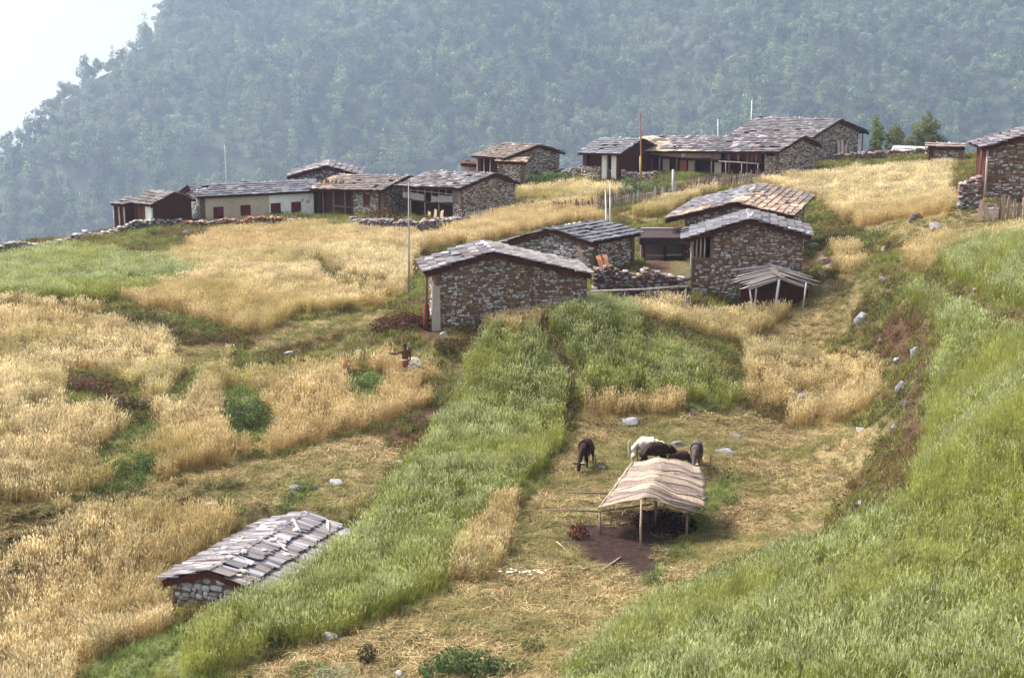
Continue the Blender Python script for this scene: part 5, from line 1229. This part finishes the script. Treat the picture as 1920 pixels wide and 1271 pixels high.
def cow(label, px, py, yaw, col, graze=True, s=1., horncol=(.5, .46, .4), headturn=0.):
    """body along +Y (head forward)"""
    hy, hz_ = (1.22, .28) if graze else (1.18, 1.18)
    v = [(0, -.62, 1.02), (0, -.3, 1.03), (0, .05, .98), (0, .38, 1.03), (0, .58, 1.05),      # spine 0-4
         (headturn * .3, .82, .88 if graze else 1.18), (headturn * .7, 1.03, .62 if graze else 1.30), (headturn, hy, hz_ + .12), (headturn * 1.1, hy + (.12 if graze else .3), hz_ - .10)]
    r = [(.22, .26), (.27, .30), (.30, .34), (.27, .31), (.20, .25), (.13, .19), (.11, .15), (.10, .13), (.07, .075)]
    e = [(i, i + 1) for i in range(8)]
    def leg(at, x, y, hind):
        k = len(v)
        if hind: pp = [(x * .8, y - .02, .78), (x, y + .10, .56), (x, y - .12, .36), (x, y - .06, .08), (x, y + .01, .02)]
        else: pp = [(x * .8, y, .72), (x, y - .01, .50), (x, y + .03, .32), (x, y + .01, .08), (x, y + .05, .02)]
        rad = [.15 if hind else .11, .10 if hind else .075, .055, .042, .05]
        for i, (p, q) in enumerate(zip(pp, rad)): v.append(p); r.append(q); e.append((at if i == 0 else k + i - 1, k + i))
    leg(0, .18, -.55, True); leg(0, -.18, -.60, True); leg(3, .16, .44, False); leg(3, -.16, .36, False)
    p = ground_at(px, py); body = skin_mesh('cow', v, e, r, M['hide'], 2, 2)
    o = obj('cow', body, None, p, (0, 0, yaw)); o.scale = (s, s, s); o.color = (*col, 1); meta(o, label, 'cow')
    hp = Vector(v[7]); hd = (Vector(v[8]) - Vector(v[6])).normalized(); upv = Vector((0, hd.z * -1, hd.y)).normalized()
    for sx_ in (-1, 1):
        b = hp - hd * .12 + upv * .06 + Vector((sx_ * .08, 0, 0)); m1 = b + Vector((sx_ * .14, 0, 0)) + upv * .06; t_ = m1 + upv * .14 + Vector((sx_ * .02, 0, 0))
        vv, ff = tube([b, m1, t_], [.028, .02, .006], 6); h_ = obj('horn', mesh_from('horn', vv, ff, M['pole'], True), o); h_.color = (*horncol, 1)
        b = hp - hd * .08 + Vector((sx_ * .1, 0, 0)); vv, ff = tube([b, b + Vector((sx_ * .12, 0, -.02)) - hd * .02, b + Vector((sx_ * .2, 0, -.05)) - hd * .03], [.02, .05, .01], 6); h_ = obj('ear', mesh_from('ear', vv, ff, M['hide'], True), o); h_.color = (*col, 1)
    vv, ff = tube([(0, -.76, 1.14), (0, -.86, .98), (0.02, -.84, .6), (.02, -.82, .38), (.02, -.82, .28)], [.035, .03, .02, .045, .01], 6); h_ = obj('tail', mesh_from('tail', vv, ff, M['hide'], True), o); h_.color = (col[0] * .8, col[1] * .8, col[2] * .8, 1)
    return o
cow('dark brown cow grazing alone towards the viewer beside a stake', 1098, 876, math.radians(163), (.028, .010, .009), s=.93)
cow('white cow with its head lowered behind the shelter', 1212, 872, math.radians(-100), (.62, .56, .44), s=.93)
cow('very dark brown cow half hidden behind the shelter ridge', 1228, 882, math.radians(-80), (.026, .011, .010), s=.93)
cow('grey-brown cow facing away just right of the shelter ridge', 1305, 878, math.radians(168), (.10, .07, .07), s=.9)
cow('dark cow lying low between the shelter and the grey-brown cow', 1279, 880, math.radians(100), (.06, .03, .026), s=.62)

pp = ground_at(760, 712); s_ = 1.
v = [(0, 0, .92), (0, -.02, 1.12), (0, -.05, 1.34), (0, -.03, 1.46), (0, -.01, 1.56), (0, .0, 1.66)]; r = [.15, .135, .165, .06, .09, .085]
e = [(0, 1), (1, 2), (2, 3), (3, 4), (4, 5)]
def limb(at, pts, rad):
    k = len(v)
    for i, (p, q) in enumerate(zip(pts, rad)): v.append(p); r.append(q); e.append((at if i == 0 else k + i - 1, k + i))
limb(2, [(-.2, -.04, 1.38), (-.42, -.12, 1.28), (-.64, -.2, 1.34), (-.73, -.22, 1.36)], [.065, .05, .038, .04])
limb(2, [(.2, -.04, 1.38), (.27, -.02, 1.12), (.2, -.2, .96), (.14, -.26, .94)], [.065, .05, .038, .04])
limb(0, [(-.1, 0, .82), (-.12, -.05, .5), (-.12, .02, .1), (-.12, -.1, .04)], [.1, .07, .045, .045])
limb(0, [(.1, 0, .82), (.14, .03, .5), (.14, .06, .1), (.14, -.06, .04)], [.1, .07, .045, .045])
pm = skin_mesh('person', v, e, r, M['hide'], 0, 2)
per = obj('person', pm, None, pp, (0, 0, .15)); per.color = (.10, .042, .03, 1); meta(per, 'reaper standing in the golden wheat with the left arm stretched out', 'person')
hv, hf, = boulder_mesh(91, 2, .1), None
ha = obj('hair', hv, per, (0, .015, 1.68)); ha.data = ha.data.copy(); ha.data.materials.clear(); ha.data.materials.append(M['hide']); ha.scale = (.1, .105, .09); ha.color = (.015, .01, .01, 1)
tv, tf = tube([(0, 0, .98), (0, -.01, .9), (0, 0, .62)], [.155, .18, .21], 14); lo_ = obj('loincloth', mesh_from('loincloth', tv, tf, M['cloth'], True), per); lo_.color = (.22, .075, .04, 1)
tv, tf = tube([(0, 0, 1.0), (0, -.01, .94)], [.162, .172], 14); wb_ = obj('waist_cloth', mesh_from('waist_cloth', tv, tf, M['cloth'], True), per); wb_.color = (.62, .58, .52, 1)
tv, tf = tube([(-.13, -.17, 1.28), (-.0, -.2, 1.1), (.08, -.17, .98)], [.02, .02, .02], 6)
tv, tf = tube([(-.73, -.22, 1.34), (-.78, -.3, 1.42), (-.9, -.34, 1.44), (-1.0, -.3, 1.38)], [.018, .012, .01, .004], 5); sk_ = obj('sickle', mesh_from('sickle', tv, tf, M['pole'], True), None, pp, (0, 0, .15)); sk_.color = (.2, .18, .17, 1); meta(sk_, 'small curved sickle in the reaper\'s outstretched hand', 'sickle')
# pale bundle beside the person, basket further left
bp = ground_at(775, 706); v_, f_, c_ = leaf_cloud([(0, 0, .55, .42, .4), (.3, 0, .4, .3, .25)], 420, .17, [(.62, .58, .50), (.72, .68, .60), (.5, .46, .38)], random.Random(8))
sv = obj('straw_bundle', mesh_from('straw_bundle', v_, f_, M['leafy'], False, c_), None, bp); meta(sv, 'whitish bundle of cut stalks beside the reaper', 'bundle')
bk = ground_at(649, 703); tv, tf = tube([(0, 0, 0), (0, 0, .35), (0, 0, .7)], [.10, .14, .18], 12); o = obj('basket', mesh_from('basket', tv, tf, M['mat'], True), None, bk); o.color = (.30, .14, .06, 1); meta(o, 'brown woven basket standing in the golden wheat left of the reaper', 'basket')
tv, tf = tube([(0, 0, .62), (0, 0, .70)], [.15, .10], 12); l_ = obj('white_load', mesh_from('white_load', tv, tf, M['cloth'], True), o); l_.color = (.7, .65, .6, 1)

# ------------------------------------------------------------------ boulders
def boulder(px, py, wpx, hpx, label, col=(.34, .33, .35), depth=1., seed=0, rz=None, sink=.25, tilt=0.):
    p = ground_at(px, py + hpx * .3); k = p.y / F * 1.03; w = wpx * k / 2; hh = max(hpx * k / 2, w * .42); sink = .25 + .5 * max(0, 1 - hpx * k / 2 / hh); depth = .95
    o = bpy.data.objects.new('boulder', BOULDH[seed % 8]); link(o); o.location = p + UP * hh * (.5 - sink); o.scale = (w, w * depth * .8, hh * 1.15); o.rotation_euler = (0, tilt, 0); o.color = (col[0] * .62, col[1] * .62, col[2] * .62, 1)
    if rz is not None: o.rotation_euler = (0, tilt, rz)
    return meta(o, label, 'boulder', None)
DK = (.17, .12, .11); GY_ = (.36, .36, .39); LT = (.55, .54, .55)
for i, (px, py, w, hh, lb, c) in enumerate((
 (1720, 408, 30, 24, 'large rounded dark boulder at the lower edge of the big pale wheat field', DK), (1752, 424, 28, 18, 'grey boulder leaning right, just right of the rounded dark one', (.32, .29, .31)),
 (1825, 430, 30, 17, 'brown-grey boulder in the dry pasture below the right edge house', (.24, .20, .19)), (1860, 399, 56, 9, 'long flat rock slab high in the dry pasture at the right', (.26, .22, .22)),
 (1650, 426, 16, 5, 'small flat pale rock at the lower rim of the big pale wheat field', GY_), (1525, 464, 32, 20, 'pale grey boulder touching the right wall of the tall stone house', (.42, .39, .38)),
 (1550, 489, 36, 18, 'dark brown boulder right of the tall stone house', (.14, .09, .09)), (1572, 483, 16, 7, 'small white rock on top beside the dark brown boulder', LT),
 (1617, 594, 40, 30, 'big slanted grey rock face at the left of the brown bank', GY_), (1655, 524, 12, 12, 'small bluish rock in the grass gully below the golden strip', GY_),
 (1657, 466, 14, 20, 'upright grey rock in the grass gully beside the path', (.38, .36, .36)), (1716, 660, 20, 28, 'tall bluish white rock in the middle of the brown bank', (.48, .48, .52)), (1683, 675, 22, 14, 'pale rock left of the tall bluish white rock on the bank', (.48, .47, .48)),
 (1691, 726, 26, 24, 'purple-grey rock low on the brown bank', (.30, .27, .32)), (1698, 756, 14, 26, 'narrow dark rock below the purple-grey rock on the bank', (.24, .17, .20)),
 (1606, 956, 22, 30, 'dark purple rock at the foot of the bank by the lower right wheat', (.18, .10, .11)), (1612, 942, 20, 14, 'bluish white rock on the dark purple one at the bank foot', (.50, .50, .55)),
 (1505, 741, 36, 16, 'flat pale rock at the lower side of the tangled golden wheat', GY_), (1612, 706, 28, 8, 'low rock sunk in the tangled golden wheat', (.45, .42, .42)),
 (1185, 791, 42, 12, 'long flat grey rock at the top of the mown field below the ripe band', GY_), (1300, 771, 18, 9, 'small dark grey rock right of the ripe wheat band', (.28, .26, .28)),
 (1272, 833, 34, 13, 'brown-grey boulder between the dark cow and the grey-brown cow', (.28, .24, .23)), (1357, 846, 42, 18, 'big grey boulder right of the cattle', (.36, .35, .36)), (1382, 818, 16, 10, 'small grey rock above the big boulder right of the cattle', GY_),
 (1130, 876, 18, 10, 'small bluish stone beside the stake of the left brown cow', (.36, .33, .38)), (540, 662, 20, 9, 'white rock on the green bank left of the mound', (.55, .55, .60)), (516, 666, 16, 7, 'small pale rock just left of the white rock on the green bank', LT),
 (490, 676, 14, 8, 'grey rock at the left end of the green bank', GY_), (675, 660, 22, 10, 'pale grey rock at the right end of the green bank', (.50, .48, .50)), (64, 725, 28, 5, 'thin flat white slab in the wheat left of the dark bank', LT),
 (355, 722, 10, 14, 'small bluish rock at the top of the green tongue of grass', GY_), (318, 752, 16, 6, 'little pale rock at the foot of the green tongue of grass', LT), (356, 830, 28, 12, 'pale mottled rock alone in the broad golden wheat', (.50, .50, .52)),
 (394, 946, 26, 12, 'grey humped rock in the mown strip above the slate shed', (.46, .43, .44)), (556, 912, 28, 10, 'dark grey rock at the top of the grass behind the slate shed', (.30, .29, .31)), (545, 928, 12, 14, 'small upright dark rock beside the grass behind the slate shed', (.24, .22, .23)),
 (630, 905, 32, 7, 'flat pale rock in the mown strip right of the slate shed grass', LT), (590, 914, 20, 7, 'flat grey rock left of the pale flat one in the mown strip', GY_), (745, 866, 22, 9, 'slanting grey rock near the bank of the long green strip', (.45, .43, .45)),
 (619, 1193, 30, 18, 'white rock at the bottom edge of the green strip', (.62, .61, .62)), (750, 1264, 24, 16, 'pale rock at the very bottom of the picture left of the bush', (.50, .49, .50)), (1237, 612, 12, 7, 'small white rock on the dark bank above the short green field', (.6, .58, .58)),
 (1085, 722, 8, 12, 'small pale stone at the edge between the two green fields', LT), (1398, 744, 10, 10, 'round white stone at the right corner of the short green field', LT), (1614, 806, 24, 6, 'flat pale rock right of the mown field below the golden tip', LT),
 (1584, 660, 20, 10, 'reddish brown boulder in the tangled golden wheat, upper one', (.28, .10, .05)), (1578, 685, 14, 8, 'reddish brown boulder in the tangled golden wheat, lower smaller one', (.30, .12, .06)), (1745, 522, 14, 9, 'round pale stone at the left end of the dark earth bank', (.5, .48, .5)),
 (1832, 543, 16, 10, 'grey stone on the earth bank below the small green field', (.35, .32, .32)), (1855, 468, 44, 10, 'bluish flat rocks at the upper rim of the small green field', (.42, .42, .46)), (745, 456, 30, 8, 'low grey-purple rock mound in the large golden field', (.34, .27, .27)),
 (350, 437, 26, 14, 'dark angular rock below the left gable of the whitewashed house', (.22, .19, .19)), (700, 628, 12, 8, 'bluish stone at the left tip of the dark red brambles', (.42, .42, .5)), (832, 626, 16, 8, 'pale stone at the foot of the front house corner pier', (.6, .57, .56)),
 (1650, 640, 12, 10, 'small stone left of the brown bank top', GY_), (1676, 803, 12, 12, 'little grey stone on the lower brown bank', GY_), (1628, 905, 12, 7, 'little white stone low on the brown bank', LT), (1320, 834, 6, 6, 'tiny white stone beside the grey-brown cow', LT),
 (808, 576, 26, 8, 'pale bare rock left of the front house', (.52, .45, .42)))):
    boulder(px, py, w, hh, lb, c, seed=i, rz=(i * 1.7) % 6.28 if w < 1.6 * hh else None, tilt=-.35 if 'slant' in lb or 'slab' in lb and False else 0)
# scatter of white scraps in the mown field
r = random.Random(12)
wv = []; wf = []
org = ground_at(972, 1076)
for i in range(22):
    p = ground_at(970 + r.gauss(0, 22), 1076 + r.gauss(0, 3)) - org; k = len(wv); s_ = r.uniform(.03, .07); a = r.uniform(0, 3)
    for q in ((-s_, -s_ * .7, .10), (s_, -s_ * .6, .11), (s_ * .8, s_ * .7, .12), (-s_, s_ * .6, .11)): wv.append((p.x + q[0] * math.cos(a) - q[1] * math.sin(a), p.y + q[0] * math.sin(a) + q[1] * math.cos(a), p.z + q[2]))
    wf.append((k, k + 1, k + 2, k + 3))
o = obj('white_petals', mesh_from('white_petals', wv, wf, surf_mat('white_scrap', (.8, .78, .72), var=.05, bump=0)), None, org); meta(o, 'scattered white scraps on the mown field near the small ripe patch', 'scraps', kind='stuff')

# ------------------------------------------------------------------ shrubs and trees near by
def shrub(name, label, px, py, lobes, n, size, cols, stems=5, cat='shrub', D=None):
    p = ground_at(px, py) if D is None else unproj(px, py, D)
    p.z = H(p.x, p.y); rd = random.Random(px * 3 + py); root = thing(name, label, cat, p)
    v, f, c = leaf_cloud(lobes, n, size, cols, rd); obj('crown', mesh_from('crown', v, f, M['leafy'], False, c), root)
    tv = []
    for i in range(stems):
        l = lobes[i % len(lobes)]; tv.append(tube([(rd.uniform(-.05, .05), rd.uniform(-.05, .05), -.2), (l[0] * .4, l[1] * .4, l[2] * .5), (l[0], l[1], l[2])], [.03 + l[4] * .03, .02 + l[4] * .02, .01], 5))
    V_, F_ = merge(tv); obj('trunk' if cat == 'tree' else 'stem', mesh_from('stem', V_, F_, M['bark']), root)
LG = [(.09, .15, .055), (.13, .20, .08), (.07, .11, .04), (.10, .12, .05)]
shrub('leafy_bush', 'broad-leaved green bush at the bottom centre of the picture', 870, 1262, [(-.9, 0, .15, .5, .3), (-.3, .2, .3, .6, .45), (.4, .1, .25, .6, .4), (1.0, 0, .15, .5, .3), (1.7, .1, .1, .4, .22)], 1500, .13, LG, 10)
shrub('leafy_bush', 'small dark twiggy bush on the cut straw at the bottom left of centre', 688, 1245, [(0, 0, .3, .3, .35)], 330, .09, [(.10, .13, .05), (.12, .07, .04), (.08, .05, .03)])
shrub('leafy_bush', 'little grey-green herb cushion at the bottom edge left of the white rock', 640, 1268, [(-.4, 0, .05, .5, .2), (.3, 0, .1, .4, .2)], 420, .08, [(.20, .24, .16), (.14, .18, .10)])
shrub('leafy_bush', 'low brownish herb tuft right of the broad-leaved bush', 1000, 1218, [(0, 0, .15, .4, .22)], 300, .08, [(.14, .12, .05), (.10, .14, .05)])
shrub('leafy_bush', 'green weedy bush left end of the bottom edge below the green strip', 575, 1262, [(0, 0, .12, .5, .22), (.5, 0, .1, .3, .2)], 360, .08, LG)
DR = [(.10, .030, .028), (.13, .04, .035), (.08, .03, .02), (.07, .06, .03)]
shrub('bramble', 'dark red brambles on the bank at the foot of the front house corner', 762, 618, [(-1.2, 0, .2, .7, .45), (0, 0, .35, .9, .5), (1.1, .2, .35, .8, .5)], 1500, .12, DR, 8)
shrub('bramble', 'dark brown brambles on the bank left of the top of the green strip', 842, 655, [(0, 0, .2, .8, .4), (.9, .2, .2, .5, .3)], 800, .12, [(.13, .06, .035), (.09, .10, .04), (.07, .04, .03)], 6)
shrub('bramble', 'dark red-brown bramble mound between the golden fields at the left', 180, 735, [(-.9, 0, .2, .7, .4), (0, 0, .25, .8, .45), (.9, -.4, .1, .7, .4)], 1300, .12, [(.12, .04, .025), (.09, .05, .03), (.10, .11, .04)], 7)
shrub('bramble', 'second darker bramble mound just right of the red-brown one', 232, 762, [(0, 0, .15, .7, .4), (.5, -.2, .05, .5, .3)], 800, .12, [(.10, .035, .022), (.08, .05, .03), (.09, .12, .045)], 6)
shrub('leafy_bush', 'round green bush in the broad golden wheat above the mown strip', 462, 800, [(-.5, 0, .4, .7, .6), (.4, .1, .5, .8, .65), (.2, -.4, .2, .8, .4)], 1500, .11, [(.10, .15, .06), (.13, .17, .07), (.09, .10, .05)], 7)
shrub('leafy_bush', 'wide green bush in the golden wheat left of the reaper', 685, 728, [(-.6, 0, .2, .6, .4), (.3, .2, .3, .6, .45), (.9, 0, .2, .4, .3)], 1200, .1, [(.11, .17, .06), (.14, .19, .08)], 7)
shrub('leafy_bush', 'bright green bushy bank under the broad golden wheat at the lower left', 250, 878, [(-.8, -.2, .1, .7, .4), (.1, 0, .3, .8, .5), (.7, .3, .4, .6, .4)], 1300, .1, [(.10, .17, .05), (.14, .21, .07)], 7)
shrub('bramble', 'dark bush against the stone front of the timber house', 716, 418, [(-.6, 0, .6, .9, .8), (.6, .2, .7, 1.0, .9)], 800, .16, DR, 6, D=127)
shrub('leafy_bush', 'green bushes at the foot of the lone crest house gable', 1030, 333, [(-1.4, 0, .4, .9, .5), (0, 0, .5, 1.1, .6), (1.2, 0, .5, .9, .55)], 900, .2, LG, 6, D=147)
shrub('leafy_bush', 'grey-green vegetable plot plants inside the picket fence', 1225, 348, [(-2, 0, .4, 1.1, .5), (-.5, .3, .5, 1.2, .6), (1, 0, .4, 1.1, .5)], 1100, .2, [(.12, .16, .09), (.16, .20, .12), (.10, .11, .06)], 6, D=137)
shrub('leafy_bush', 'small green bush beside the yellow wrapped pole', 1178, 336, [(0, 0, .5, .7, .6)], 400, .18, LG, 4, D=140)
shrub('bramble', 'dark dry shrubs growing on the terrace wall of the balcony house', 800, 432, [(-1.6, 0, .5, .9, .5), (-.2, 0, .5, 1., .5), (1.3, 0, .5, .9, .5)], 900, .15, [(.14, .09, .07), (.10, .10, .06), (.18, .13, .11)], 6, D=119)
shrub('leafy_bush', 'round green bush at the lower left corner of the big pale wheat field', 1535, 402, [(-.5, 0, .4, .8, .5), (.7, 0, .4, .9, .55)], 900, .14, [(.12, .16, .05), (.15, .13, .05)], 5, D=114)
TR = [(.12, .15, .055), (.15, .17, .06), (.14, .11, .06), (.09, .10, .045)]
shrub('yellow_green_tree', 'slim yellow-green tree just right of the highest house', 1642, 285, [(0, 0, 1.4, .7, 1.), (.1, 0, 2.6, .6, .9), (-.1, 0, 3.6, .4, .7), (.7, 0, 2.0, .5, .5)], 1500, .17, [(.20, .26, .05), (.15, .20, .05), (.12, .12, .05)], 6, 'tree', D=156)
shrub('small_tree', 'small thin brown-green tree in the middle of the three crest trees', 1676, 290, [(-.3, 0, 1.2, .7, .6), (.1, 0, 2.1, .9, .8), (0, 0, 2.8, .6, .5), (.6, 0, 1.1, .6, .6)], 1700, .17, TR, 7, 'tree', D=156)
shrub('broad_tree', 'largest dark green tree on the crest above the white roofed hut', 1735, 283, [(-1.2, 0, 1.5, .9, .8), (.2, 0, 1.6, 1.2, 1.), (1.3, 0, 1.5, .8, .8), (-.6, 0, 2.7, .9, .8), (.5, .1, 3.0, .9, .8), (0, 0, 3.9, .6, .6), (-1.9, 0, 1.0, .8, .7), (1.9, 0, 1.1, .8, .7)], 4600, .18, TR, 9, 'tree', D=157)
shrub('small_bush', 'reddish bush at the foot of the slim yellow-green tree', 1640, 300, [(0, 0, .5, .8, .7)], 400, .16, [(.12, .06, .05), (.09, .07, .05)], 4, D=152)
# dry cane leaning in the lower right wheat
p = unproj(1590, 1010, 50); q = unproj(1770, 1082, 46)
cane = beam('dry_cane', (0, 0, 0), q - p, .012, M['pole'], None, (.60, .58, .44), 5, .008); cane.location = p; meta(cane, 'thin dry cane lying across the tops of the lower right green wheat', 'cane')

do_scatter()
